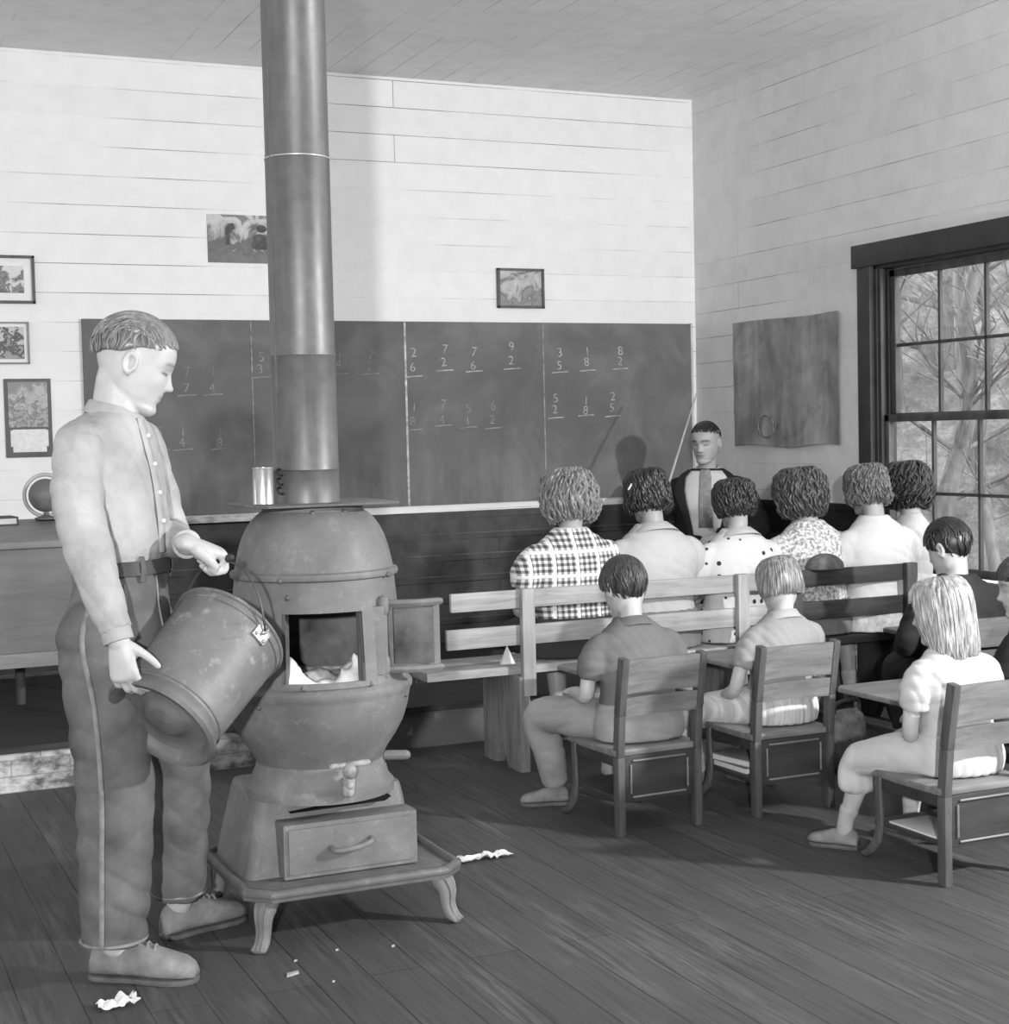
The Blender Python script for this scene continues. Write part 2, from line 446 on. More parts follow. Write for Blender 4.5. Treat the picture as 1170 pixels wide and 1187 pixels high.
def bare_tree(x, y, h, r, lean, seed, label, small=False):
    rg = random.Random(seed); z0 = slope_z(x, y)-.25
    t = thing('bare_tree', label, 'tree', (x, y, z0), 0, 'bare trees outside the window')
    tr = MB(); pts = [(lean[0]*k/6*h+rg.uniform(-.05, .05)*k, lean[1]*k/6*h+rg.uniform(-.05, .05)*k, h*k/6) for k in range(7)]
    tr.tube(pts, [r*(1-.8*k/6)+.01 for k in range(7)], 8, 16); tr.build('trunk', m_bark, t, smooth=180)
    br = MB()
    for k in range(18):
        u = rg.uniform(.12, .95); b = spline(pts, 40)[int(u*39)]
        a = rg.uniform(0, 2*PI); L = rg.uniform(.6, 1.9)*(1.15-u)*h/4
        d = V(math.cos(a), math.sin(a), rg.uniform(.15, .9))
        p = [b, b+d*L*.4+V(0, 0, .05), b+d*L*.75+V(rg.uniform(-.1, .1), rg.uniform(-.1, .1), .15*L), b+d*L+V(0, 0, .3*L)]
        rr = r*.38*(1.1-u)
        br.tube(p, [rr, rr*.7, rr*.45, .006], 5, 9)
        for q in range(7):
            i = rg.choice((1, 2)); s0 = p[i]; a2 = rg.uniform(0, 2*PI); d2 = nrm(d+V(math.cos(a2), math.sin(a2), rg.uniform(-.3, .8)))
            l2 = L*rg.uniform(.25, .6)
            br.tube([s0, s0+d2*l2*.5+V(0, 0, .04), s0+d2*l2+V(rg.uniform(-.1, .1), 0, .1)], [rr*.4, rr*.28, .004], 4, 6)
    br.build('branches', m_bark, t, smooth=180)
LT = 'bare leafless tree on the slope outside the window'
for k, (x, y, h, r, ln) in enumerate([(6.05, 7.35, 3.6, .055, (.05, -.16)), (6.7, 7.6, 4.2, .05, (-.04, .12)), (6.25, 6.95, 3.4, .03, (0, .22)), (7.0, 8.3, 4.5, .07, (0, -.08)),
        (7.4, 8.5, 4.2, .05, (.03, .2)), (6.5, 8.2, 3.6, .04, (.1, .15)), (7.6, 9.3, 5, .07, (-.05, -.15)), (5.95, 6.6, 2.8, .025, (.1, -.1)), (7.3, 7.7, 4, .06, (0, .05)), (8.0, 9.6, 4, .06, (.08, -.2)), (6.9, 6.6, 4, .05, (0, .1))]):
    bare_tree(x, y, h, r, ln, 40+k, LT)
# ------------------------------------------------------------------ STOVE
def iron_mat(name, g, rough=.6, dust=.35, spec=.35):
    t = NT(name); v = t.coords()
    a = t.noise(v, 5, 6, .65); b = t.noise(v, 26, 5, .7); s = t.noise(t.coords((2, 2, 16)), 6, 4)
    col = t.ramp(a, [(.3, g*.82), (.55, g), (.75, min(1, g*1.22))])
    col = t.mix(t.math('MULTIPLY', t.ramp(b, [(.56, 0), (.74, 1)]), dust), col, lin(min(1, g*1.6)))
    col = t.mix(t.math('MULTIPLY', t.ramp(s, [(.6, 0), (.72, 1)]), dust*.5), col, lin(g*.6))
    t.color(col); t.bsdf.inputs['Roughness'].default_value = rough; t.bsdf.inputs['Specular IOR Level'].default_value = spec
    t.bump(b, .25, .004); return t.m
m_iron = iron_mat('dusty_cast_iron', .45, .62, .25)
m_iron2 = iron_mat('darker_cast_iron', .36, .5, .35, .5)
m_soot = mat('soot', .34, .95, .4, 9)
m_ash_flame = mat('pale_ash_and_flames', .80, .95, .35, 11, bump=.5, bscale=40)
m_black = mat('black_gap', .05, .9, .1)
SX, SY = 1.27, 4.15
stove = thing('coal_stove', 'dusty cast-iron coal stove with its fire door standing open', 'stove', (SX, SY, 0))
# hearth plate with rolled lip and chamfered corners
def octo(x0, x1, y0, y1, c): return [(x0+c, y0), (x1-c, y0), (x1, y0+c), (x1, y1-c), (x1-c, y1), (x0+c, y1), (x0, y1-c), (x0, y0+c)]
m = MB().prism(octo(-.285, .325, -.285, .285, .06), .132, .150, 'z')
po = octo(-.275, .315, -.275, .275, .055); pts = [(x, y, .150) for x, y in po]
for i in range(8): m.tube([pts[i], pts[(i+1) % 8]], .014, 10)
m.build('hearth_plate', m_iron2, stove, .004)
for sx, sy in ((-1, -1), (1, -1), (-1, 1), (1, 1)):
    l = MB(); cx = .02; dx, dy = sx*.707, sy*.707
    base = V(cx+sx*.235, sy*.215, 0); d = V(dx, dy, 0); sd = V(-dy, dx, 0)
    prof = [(.0, .128, .036, .014), (.012, .118, .034, .028), (.030, .085, .026, .022), (.032, .05, .021, .018), (.042, .022, .021, .018), (.062, .008, .024, .009)]
    l.tube([base+d*o+V(0, 0, z) for o, z, a, b in prof], [(a, b) for o, z, a, b in prof], 14, 16, up=tuple(sd))
    for k in (-1, 0, 1):    # cast ribs down the front of the foot
        l.tube([base+d*(o+b*.92)+sd*k*a*.5+V(0, 0, z+.002) for o, z, a, b in prof], [a*.16 for o, z, a, b in prof], 6, 14)
    l.build('leg', m_iron, stove, smooth=60)
# ash box (tapered) + shoulder rings
def frustum(mb, b, t, zb, zt, r=.03):
    def ringp(x0, x1, y0, y1, z, rr):
        out = []
        for cx, cy, a0 in ((x1-rr, y0+rr, -90), (x1-rr, y1-rr, 0), (x0+rr, y1-rr, 90), (x0+rr, y0+rr, 180)):
            for k in range(5):
                a = math.radians(a0+k*22.5); out.append((cx+rr*math.cos(a), cy+rr*math.sin(a), z))
        return out
    zs = [(zb, 0), (zt-.02, .87), (zt-.006, .965), (zt, 1.06)]
    rg = []
    for z, f in zs: rg.append(ringp(*[b[i]+(t[i]-b[i])*f for i in range(4)], z, r))
    mb.rings(rg)
m = MB(); frustum(m, (-.245, .245, -.115, .26), (-.195, .215, -.075, .235), .150, .362)
m.build('ash_box', m_iron, stove, smooth=50)
m = MB().lathe([(.205, .350), (.205, .372), (.196, .382), (.190, .392), (.186, .410), (.178, .425), (.174, .445)], 60, caps=False)
m.build('shoulder_ring', m_iron, stove, smooth=40)
# ash drawer, drawn slightly out and askew under a draught slot
m = MB().box((.0, -.006, .0), (.362, .11, .148)); dr_R = rotz(.0)
dr = MB(); dr.box((-.158, -.168, .153), (.222, -.08, .300)); dr.box((-.146, -.175, .166), (.210, -.166, .288))
drawer = dr.build('ash_drawer', m_iron, stove, .006)
MB().tube([(-.03, -.173, .228), (-.022, -.202, .224), (.03, -.208, .228), (.075, -.204, .238), (.083, -.173, .240)], .0085, 8, 18).build('handle', m_iron, drawer, smooth=60)
MB().prism([(-.12, .318), (.15, .322), (.168, .332), (.160, .340), (.14, .337)], -.112, -.085, 'y').build('draught_slot', m_black, stove)
# pot: belly, barrel with the fire opening, dome
ph, hw = -.20, .455
def opening(a, z):
    d = (a-ph+PI) % (2*PI)-PI
    return abs(d) < hw and .682 < z < .868
prof = [(.174, .44), (.190, .470), (.214, .505), (.236, .545), (.249, .585), (.256, .622), (.258, .632), (.264, .640), (.264, .652), (.257, .660), (.246, .665),
        (.242, .672), (.2415, .682), (.240, .70), (.238, .73), (.236, .76), (.234, .79), (.232, .82), (.2295, .85), (.228, .868), (.2265, .885), (.223, .92), (.2205, .950)]
MB().lathe(prof, 160, caps=False, skip=opening).build('firepot', m_iron, stove, smooth=40)
MB().lathe([(.2205, .948), (.230, .952), (.2325, .960), (.230, .968), (.219, .972), (.216, .985), (.212, 1.005), (.206, 1.03), (.197, 1.058), (.185, 1.083), (.170, 1.105), (.152, 1.122), (.140, 1.130), (.136, 1.146)], 80, caps=False).build('dome', m_iron, stove, smooth=40)
def fr(a, z):
    d = (a-ph+PI) % (2*PI)-PI
    return opening(a, z) or not (abs(d) < hw+.14 and .655 < z < .905)
fz = [.668, .680, .682, .70, .74, .78, .82, .868, .872, .888]
MB().lathe([(.2415-(z-.68)*.063+.012, z) for z in fz], 160, caps=False, skip=fr).build('door_frame', m_iron, stove, smooth=40)
m = MB().lathe([(.02, .60), (.205, .60), (.228, .65), (.2285, .681), (.2275, .70), (.222, .80), (.216, .868), (.214, .90), (.20, .98), (.15, 1.06), (.02, 1.07)], 160, caps=True, skip=opening)
o = m.build('fire_lining', m_soot, stove, fix=False)
# jambs that close the thickness between lining and outer wall around the opening
for sgn in (-1, 1):
    a = ph+sgn*hw; p = V(math.sin(a), -math.cos(a), 0)
    MB().beam(p*.226+V(0, 0, .68), p*.222+V(0, 0, .868), .006, .026, up=tuple(p)).build('door_jamb', m_iron2, stove)
ash = MB(); ash.lathe([(.02, .615), (.205, .615), (.214, .668), (.02, .668)], 40)
for x, y, z, r, h in ((-.150, -.120, .70, .030, .075), (-.115, -.150, .69, .026, .055), (-.175, -.08, .70, .03, .09), (.06, -.165, .69, .026, .05), (.10, -.13, .70, .03, .07), (.02, -.17, .675, .02, .04), (.14, -.06, .70, .03, .08)):
    ash.tube([(x, y, z-.03), (x+.004, y, z+h*.4), (x-.006, y+.008, z+h)], [r, r*.8, r*.25], 12, 10)  # pointed tongues stand in for flames, in the pale colour of the ash
for x, y, z, r in ((-.125, -.125, .672, .058), (-.16, -.07, .672, .06), (-.09, -.165, .664, .034), (.055, -.155, .668, .050), (.10, -.11, .672, .065), (.14, -.04, .672, .07), (-.03, -.16, .655, .035), (-.02, -.05, .645, .06), (-.17, .02, .665, .06)):
    ash.ball((x, y, z), (r, r, r*.85))
fuse(ash, 'ash_and_flames', m_ash_flame, stove, .008, 3, deform=wrinkle(.008, 28))
# door swung open to the right
dm = MB(); w_, h_ = .150, .196
pl = []
for k in range(15):
    u = k/14; pl.append((u*w_, -.018*math.sin(PI*u)))
for k in range(14):
    (x0, y0), (x1, y1) = pl[k], pl[k+1]
    dm.add([(x0, y0, 0), (x1, y1, 0), (x1, y1, h_), (x0, y0, h_), (x0, y0+.012, 0), (x1, y1+.012, 0), (x1, y1+.012, h_), (x0, y0+.012, h_)],
           [(0,1,2,3), (7,6,5,4), (0,4,5,1), (3,2,6,7), (0,3,7,4), (1,5,6,2)])
for z in (.004, h_-.012): dm.tube([(x, y-.010, z+.004) for x, y in pl], .010, 6)
for k in (0, 14): dm.beam((pl[k][0], pl[k][1]-.010, 0), (pl[k][0], pl[k][1]-.010, h_), .014, .03)
R = rotz(math.radians(-12))
dm.xf(R, (.142, -.175, .690))
door = dm.build('fire_door', m_iron, stove, smooth=50)
dl = MB().box((.02, -.024, .022), (w_-.02, -.006, h_-.022)); dl.xf(R, (.142, -.175, .690)); dl.build('door_liner', mat('sooty_liner', .30, .8, .4, 10), door, .002)
hg = MB(); hg.tube([(.130, -.196, .685), (.130, -.196, .885)], .011, 12)
hg.box((.085, -.222, .69), (.125, -.200, .875)); 
for z in (.70, .86): hg.tube([(.130, -.196, z), (.130, -.196, z+.025)], .016, 12)
hg.build('hinge', m_iron, stove, .004)
# latch boss / damper crank at the neck, poker stub at the right
m = MB(); m.tube([(.01, -.17, .405), (.01, -.235, .405)], .012, 10); m.tube([(-.03, -.215, .455), (.06, -.235, .462)], .009, 8); m.tube([(.01, -.222, .385), (.012, -.225, .45)], .017, 10)
m.ball((.012, -.232, .44), .02); m.box((-.05, -.12, .365), (.06, -.075, .38))
m.build('shaker_crank', mat('bright_worn_iron', .56, .45, .3, 30), stove, .003)
MB().tube([(.15, .02, .425), (.245, -.03, .425)], .014, 10).build('grate_handle', m_iron, stove)
# top plate
m = MB().prism(octo(-.205, .20, -.185, .19, .03), 1.146, 1.153, 'z'); m.build('top_plate', m_iron2, stove, .002)
# rivets / bolts
for a, z, r in ((-.62, .91, .228), (.30, .672, .25), (-.45, .672, .25), (-.95, .62, .256), (.9, .62, .256), (-.3, 1.128, .141), (.35, 1.128, .141), (.72, .955, .232), (-.7, .955, .232)):
    MB().ball((math.sin(a)*r, -math.cos(a)*r, z), .008, nu=10, nv=6).build('bolt', m_iron2, stove, smooth=60)

# ------------------------------------------------------------------ STOVEPIPE
def pipe_mat():
    t = NT('blued_sheet_iron'); a = t.noise(t.coords((9, 9, 1.2)), 2.2, 5, .6); b = t.noise(t.coords((2, 2, 3)), 6, 6, .7)
    col = t.ramp(t.math('ADD', t.math('MULTIPLY', a, .6), t.math('MULTIPLY', b, .4)), [(.34, .33), (.5, .39), (.66, .45)])
    t.color(col); t.bsdf.inputs['Metallic'].default_value = .3
    t.bsdf.inputs['Roughness'].default_value = .36; t.bump(b, .15, .004)
    t.link(t.ramp(b, [(.3, .66), (.7, .76)]), t.bsdf.inputs['Roughness']); return t.m
m_pipe = pipe_mat()
pipe = thing('stovepipe', 'tall sheet-iron stovepipe rising from the stove to the ceiling', 'stovepipe', (1.256, SY, 1.153))
secs = [(0, .09, .0900), (.09, .405, .0895), (.40, .94, .0882), (.935, 1.50, .0872), (1.495, ZC-1.153, .0862)]
for k, (z0, z1, r) in enumerate(secs):
    m = MB()
    m.lathe([(r-.003, z0), (r+.0012, z0), (r, z0+.02), (r, z1-.006), (r+.0015, z1-.004), (r-.003, z1)], 64, caps=False)
    if k in (1, 2, 3):
        a = -1.25; m.tube([(math.sin(a)*r, -math.cos(a)*r, z0), (math.sin(a)*r, -math.cos(a)*r, z1)], .0035, 6)
    m.build('collar' if k == 0 else 'pipe_section', m_pipe, pipe, smooth=40)
m = MB(); m.torus((0, 0, .938), .0885, .0022, n=60); m.build('seam_ring', mat('bright_bead', .8, .35, .1, metal=.6), pipe, smooth=180)
m = MB(); a = -1.15
for z in (.035, .06, .085): m.torus((math.sin(a)*.094, -math.cos(a)*.094, z), .010, .0035, axis=(math.cos(a), math.sin(a), .6), n=16, m=6)
m.build('damper_chain', mat('dark_wire', .15, .5), pipe, smooth=180)

# tin can on the stove top
can = thing('tin_can', 'shiny tin can standing on the stove top beside the pipe', 'can', (1.108, 4.06, 1.1545))
m_tin = mat('tinplate', .80, .28, .08, 12, metal=.75)
MB().lathe([(.026, 0), (.0275, .002), (.0268, .005), (.0268, .094), (.0278, .097), (.0268, .099), (.0255, .099), (.0255, .006), (.001, .006)], 36).build('can_body', m_tin, can, smooth=40)

# ------------------------------------------------------------------ COAL BUCKET
m_pail = iron_mat('smudged_galvanised_iron', .44, .5, .5, .45)
m_pail2 = iron_mat('dark_bucket_base', .39, .55, .3, .45)
B0, B1 = V(.735, 3.665, .664), V(.945, 3.815, .850)
ax = nrm(B1-B0); L = .315
bx = V(.45, -.88, .20); bx = nrm(bx-ax*np.dot(bx, ax)); by = np.cross(ax, bx)
BR = np.array([bx, by, ax]).T
bucket = thing('coal_bucket', 'battered metal coal bucket tipped in the standing boy\'s hands', 'bucket', tuple(B0))
def bk(mb): return mb.xf(BR)
m = MB().lathe([(.118, .022), (.128, .018), (.131, .03), (.133, .05), (.139, .18), (.143, .27), (.1465, .305), (.1465, .315), (.1435, .315), (.140, .27), (.130, .05), (.02, .035)], 64, caps=False)
bk(m).build('bucket_body', m_pail, bucket, smooth=40)
m = MB(); m.lathe([(.112, .020), (.118, .004), (.126, -.006), (.138, -.008), (.145, .0), (.143, .012), (.136, .026), (.132, .034), (.118, .03)], 64, caps=False)
bk(m).build('base_ring', m_pail2, bucket, smooth=50)
m = MB().lathe([(.002, .004), (.040, .005), (.050, .009), (.058, .020), (.075, .026), (.095, .026), (.113, .022), (.119, .014), (.119, .032), (.002, .036)], 56, caps=False)
bk(m).build('bucket_bottom', m_pail2, bucket, smooth=60)
m = MB(); m.torus((0, 0, .314), .1462, .0055, n=64); m.torus((0, 0, .292), .1462, .0025, n=64); m.torus((0, 0, .045), .1335, .003, n=64)
bk(m).build('rim', m_pail, bucket, smooth=180)
m_bright = mat('bright_scuffed_metal', .60, .4, .2, 40, metal=.4)
ears = []
for s in (1, -1):
    m = MB(); m.box((s*.1445-.004, -.022, .262), (s*.1445+.004, .022, .30)); m.torus((s*.153, 0, .290), .010, .003, axis=(0, 1, 0), n=14, m=6)
    m.ball((s*.149, -.014, .27), .005, nu=8, nv=6); m.ball((s*.149, .014, .27), .005, nu=8, nv=6)
    bk(m).build('ear', m_bright, bucket, .002); ears.append(BR@V(s*.153, 0, .290))
GRIP = V(.912, 3.80, 1.030)-B0
up = GRIP-(ears[0]+ears[1])/2; u1 = nrm(up); hgt = np.linalg.norm(up); sdv = (ears[0]-ears[1])/2
bp = [(ears[0]+ears[1])/2+sdv*math.cos(t)+up*(math.sin(t)**.8) for t in np.linspace(.0, PI, 30)]
MB().tube(bp, .0026, 8, rounded=False).build('bail', mat('bail_wire', .35, .4, metal=.5), bucket, smooth=180)
gd = nrm(sdv)
MB().tube([GRIP-gd*.056, GRIP-gd*.03, GRIP+gd*.03, GRIP+gd*.056], [.0095, .011, .011, .0095], 14, 10).build('bail_grip', mat('dark_wood_grip', .22, .6), bucket, smooth=60)

# ------------------------------------------------------------------ BLACKBOARD + WRITING
def slate_mat():
    t = NT('chalky_blackboard'); v = t.coords()
    a = t.noise(v, 2.6, 6, .62, .5); b = t.noise(t.coords((7, 1, 1.1)), 3, 5, .6); tc = t.node('ShaderNodeTexCoord'); sp = t.node('ShaderNodeSeparateXYZ'); t.link(tc.outputs['Object'], sp.inputs[0])
    low = t.math('MULTIPLY', t.math('SUBTRACT', .36, sp.outputs[2]), 3.2, None, True)     # eraser dust gathers low on the board
    col = t.ramp(a, [(.30, .355), (.5, .40), (.72, .47)])
    col = t.mix(t.math('MULTIPLY', low, t.ramp(b, [(.35, .15), (.68, .6)])), col, lin(.56))
    t.color(col); t.bsdf.inputs['Roughness'].default_value = .75; t.bsdf.inputs['Specular IOR Level'].default_value = .2; return t.m
bb = thing('blackboard', 'long chalked blackboard across the back wall', 'blackboard', (3.03, YB-.012, .945))
m_slate = slate_mat()
def bbx(x): return x-3.03
edges = [1.275, 2.136, 2.991, 3.824, 4.792]
for a, b in zip(edges, edges[1:]):
    MB().box((bbx(a)+.0008, -.012, 0), (bbx(b)-.0008, .008, 1.005)).build('slate_panel', m_slate, bb, .001)
m_seam = mat('pale_seam', .60, .7, .35, 9, (1, 1, 3))
m_seam2 = mat('faint_seam', .50, .7, .3, 9, (1, 1, 3))
for x, wd, ms in ((2.136, .006, m_seam2), (2.991, .012, m_seam), (3.824, .008, m_seam2)):
    MB().box((bbx(x)-wd/2, -.0145, .0), (bbx(x)+wd/2, -.011, 1.0)).build('seam_strip', ms, bb)
MB().box((bbx(4.792), -.014, 0), (bbx(4.806), .008, 1.008)).build('edge_strip', mat('pale_edge', .72, .7), bb)
m_chalk = mat('chalk_marks', .62, .9, .22, 30)
m_chalkf = mat('faint_chalk', .50, .9, .2, 30)
def glyphs(items, name, m):
    """items: (text, x, z, height); strokes of chalk lying on the board"""
    mb = MB()
    for s, x, z, h in items:
        if s == '_':
            mb.tube([(bbx(x)-h/2, -.0135, z-.945), (bbx(x), -.0135, z-.945+.004), (bbx(x)+h/2, -.0135, z-.945+.006)], [(.0032, .001)]*3, 6, up=(0, 0, 1)); continue
        cu = bpy.data.curves.new('t', 'FONT'); cu.body = s; cu.size = h*1.38; cu.align_x = 'CENTER'; cu.extrude = .0006; cu.offset = -.0006
        o = bpy.data.objects.new('t', cu); C.objects.link(o); o.rotation_euler = (PI/2, rng.uniform(-.12, .12), 0)
        o.location = (bbx(x), -.0130, z-.945-h/2); bpy.context.view_layer.update()
        me = bpy.data.meshes.new_from_object(o.evaluated_get(bpy.context.evaluated_depsgraph_get()))
        M4 = o.matrix_world.copy()
        mb.add([tuple(M4@v.co) for v in me.vertices], [tuple(p.vertices) for p in me.polygons])
        bpy.data.objects.remove(o); bpy.data.meshes.remove(me)
    mb.build(name, m, bb, smooth=0, fix=False)
FP, PSI, PIT, ROL, CH = 1804., .41992, .050495, -.023272, 1.33
def cam_axes():
    f = V(math.sin(PSI)*math.cos(PIT), math.cos(PSI)*math.cos(PIT), -math.sin(PIT)); r = V(math.cos(PSI), -math.sin(PSI), 0); u = np.cross(r, f)
    return math.cos(ROL)*r+math.sin(ROL)*u, -math.sin(ROL)*r+math.cos(ROL)*u, f
cr, cu_, cf = cam_axes()
def on_wall(px, py, Y=YB-.04):
    d = cf+cr*(px-585)/FP-cu_*(py-593.5)/FP; return d[0]*Y/d[1], CH+d[2]*Y/d[1]
sums = [  # (x, top digit y, bottom digit y, underline y, digits)
    (481, 408, 425, 437, '26'), (517, 404, 419, 430, '72'), (551, 407, 423, 431, '76'), (595, 401, 417, 428, '92'),
    (651, 408, 423, 432, '35'), (683, 407, 419, 430, '18'), (721, 406, 418, 428, '82'),
    (646, 461, 474, 485, '52'), (681, 464, 475, 482, '18'), (712, 459, 472, 483, '25')]
faint = [(481, 471, 488, 499, '18'), (515, 468, 486, 494, '74'), (545, 473, 487, 496, '51'), (573, 470, 486, 497, '62'),
    (218, 430, 449, 459, '77'), (248, 430, 449, 458, '14'), (304, 413, 427, 438, '53'), (395, 409, 422, 434, '14'), (431, 411, 423, 434, '72'),
    (186, 500, 513, 522, '52'), (213, 500, 512, 522, '14'), (256, 502, 513, 521, '18')]
def expand(L):
    out = []
    for x, a, b, u, d in L:
        X, z = on_wall(x, a); out.append((d[0], X, z, .052)); X, z = on_wall(x-1, b); out.append((d[1], X, z, .05))
        X, z = on_wall(x, u); out.append(('_', X, z, .10))
    return out
for q in sums: glyphs(expand([q]), 'chalk_sum', m_chalk)
for q in faint: glyphs(expand([q]), 'chalk_sum', m_chalkf)
# chalk tray
tr = thing('chalk_tray', 'narrow chalk tray powdered white under the left of the blackboard', 'chalk tray', (1.9, YB-.026, .906))
MB().box((-.65, -.075, 0), (.45, .0255, .016)).box((-.65, -.083, 0), (.45, -.072, .034)).build('tray_board', mat('chalk_powdered_wood', .60, .8, .4, 10, (1, 1, 3)), tr, .003)
m = MB()
for k in range(5): x = -.55+.2*k+rng.uniform(-.05, .05); m.tube([(x, -.04, .021), (x+.06, -.045+rng.uniform(-.01, .01), .021)], .005, 6)
m.build('chalk_stick', mat('white_chalk', .9, .9), tr)

# ------------------------------------------------------------------ THINGS ON THE WALLS
def picture_mat(name, bands, sc=9, dist=1.2, seed=0, amt=.5, zk=1.2):
    """printed picture: tonal bands by height broken up by noise"""
    t = NT(name); tc = t.node('ShaderNodeTexCoord'); sp = t.node('ShaderNodeSeparateXYZ'); t.link(tc.outputs['Object'], sp.inputs[0])
    mp = t.node('ShaderNodeMapping'); mp.inputs['Location'].default_value = (seed, seed*1.3, seed*.7); t.link(tc.outputs['Object'], mp.inputs[0])
    n = t.noise(mp.outputs[0], sc, 5, .6, dist)
    f = t.math('ADD', t.math('MULTIPLY_ADD', sp.outputs[2], zk, .5), t.math('MULTIPLY', t.math('SUBTRACT', n, .5), amt))
    t.color(t.ramp(f, bands)); t.bsdf.inputs['Roughness'].default_value = .5; return t.m
m_frame = mat('dark_picture_frame', .33, .5, .15, 20)
m_mat = mat('white_mount', .86, .8, .03)
def framed(name, label, x0, x1, z0, z1, fw, mount, pm, fm=None, group=None):
    cx, cz = (x0+x1)/2, (z0+z1)/2
    t = thing(name, label, 'picture', (cx, YB-.002, cz), 0, group); w, h = (x1-x0)/2, (z1-z0)/2
    m = MB()
    for a in ((-w, -h, w, -h+fw), (-w, h-fw, w, h), (-w, -h, -w+fw, h), (w-fw, -h, w, h)): m.box((a[0], -.022, a[1]), (a[2], 0, a[3]))
    m.build('frame', fm or m_frame, t, .002)
    if mount: MB().box((-w+fw, -.008, -h+fw), (w-fw, -.004, h-fw)).build('mount', m_mat, t)
    q = mount
    MB().box((-w+fw+q, -.0115, -h+fw+q), (w-fw-q, -.008, h-fw-q)).build('print', pm, t)
    return t
framed('framed_picture', 'small dark-framed picture above the middle of the blackboard', 3.554, 3.842, 2.03, 2.252, .014, 0,
       picture_mat('woodland_lake_print', [(.30, .42), (.42, .52), (.5, .40), (.56, .62), (.7, .72)], 9, 1, 2, .9))
framed('framed_picture', 'topmost of the three frames left of the blackboard, white mount round a town view', .60, 1.058, 2.022, 2.257, .014, .038,
       picture_mat('town_view_print', [(.38, .35), (.46, .52), (.5, .3), (.6, .78)], 22, .6, 5, 1.0))
framed('framed_picture', 'middle of the three frames left of the blackboard, a group portrait', .70, 1.02, 1.726, 1.932, .008, .016,
       picture_mat('group_portrait_print', [(.40, .55), (.46, .25), (.53, .35), (.56, .7)], 26, .3, 8, .9), mat('grey_frame', .5, .5))
cal = thing('wall_calendar', 'wall calendar with a landscape picture above a pale date pad', 'calendar', (1.004, YB-.002, 1.460))
MB().box((-.112, -.006, -.194), (.112, 0, .194)).build('backing_card', mat('dark_calendar_card', .36, .6, .1), cal, .001)
MB().box((-.094, -.009, -.045), (.094, -.005, .178)).build('print', picture_mat('calendar_scene', [(.36, .38), (.46, .62), (.52, .40), (.6, .68), (.68, .5)], 13, 1.2, 11, .8), cal)
MB().box((-.078, -.011, -.168), (.082, -.005, -.056)).box((-.088, -.009, -.14), (.092, -.006, -.06)).build('date_pad', mat('date_pad_paper', .84, .8, .05, 60), cal)
pr = thing('landscape_print', 'unframed landscape print on the wall just left of the stovepipe', 'picture', (2.145, YB-.002, 2.371))
MB().box((-.216, -.004, -.124), (.216, .0018, .124)).build('sheet', picture_mat('river_landscape_print', [(.34, .40), (.45, .33), (.50, .48), (.56, .66), (.66, .74), (.70, .45)], 8, 1.4, 4, .75), pr)
m_pink = mat('dark_print_ink', .30, .6, .25, 30)
m = MB(); m.tube([(-.11, -.0045, -.03), (-.112, -.0045, .02), (-.10, -.0045, .055), (-.075, -.0045, .068)], [(.010, .001), (.013, .001), (.02, .001), (.014, .001)], 8, 12, up=(1, 0, 0))
for x, z, r in ((.06, .0, .028), (.085, -.025, .03), (.05, -.03, .026), (.07, .055, .02)): m.ball((x, -.0045, z), (r*1.4, .001, r))
m.build('printed_tree', m_pink, pr)
# wall map, a creased sheet hanging on the right wall
mp = thing('wall_map', 'creased grey paper map pinned to the right-hand wall', 'map', (XR-.012, 7.07, 1.574))
m = MB(); nu, nv = 36, 26; top = []; bot = []
for i in range(nu):
    for j in range(nv):
        u, v = i/(nu-1), j/(nv-1); y = .495-.985*u; z = -.348+.692*v
        z += .010*math.sin(u*9)*(1-v)**3+.006*math.sin(u*5+1)*v**4; y += .012*math.sin(v*4)*(u-.5)
        x = -.006*math.sin(u*11+v*3)-.012*(1-v)**2*abs(math.sin(u*7))-.004*mnoise.noise(Vector((u*5, v*5, 0)))
        top.append((x-.003, y, z)); bot.append((x-.001, y, z))
k = nu*nv; fs = []
for i in range(nu-1):
    for j in range(nv-1):
        a, b, c, d = i*nv+j, (i+1)*nv+j, (i+1)*nv+j+1, i*nv+j+1; fs += [(a, b, c, d), (k+d, k+c, k+b, k+a)]
m.add(top+bot, fs)
def map_mat():
    t = NT('faded_map_paper'); a = t.noise(t.coords(), 4, 6, .65, .8); b = t.noise(t.coords((1, 6, 1)), 3, 4); c = t.noise(t.coords((1, 1, 1)), 9, 6, .7)
    col = t.ramp(t.math('ADD', t.math('MULTIPLY', a, .6), t.math('MULTIPLY', b, .4)), [(.36, .42), (.5, .52), (.64, .62)])
    col = t.mix(t.math('MULTIPLY', t.ramp(c, [(.60, 0), (.70, 1)]), .3), col, lin(.36)); t.color(col); t.bsdf.inputs['Roughness'].default_value = .7; return t.m
sh = m.build('map_sheet', map_mat(), mp, smooth=180)
m = MB(); m.torus((-.019, .155, -.24), .075, .006, axis=(1, 0, 0), n=30, m=6, sx=.8, sy=1.)
m.box((-.021, .06, -.25), (-.018, .08, -.22)); m.box((-.021, .23, -.25), (-.018, .25, -.22))
m.build('printed_emblem', mat('map_ink', .42, .7, .2, 40), mp)

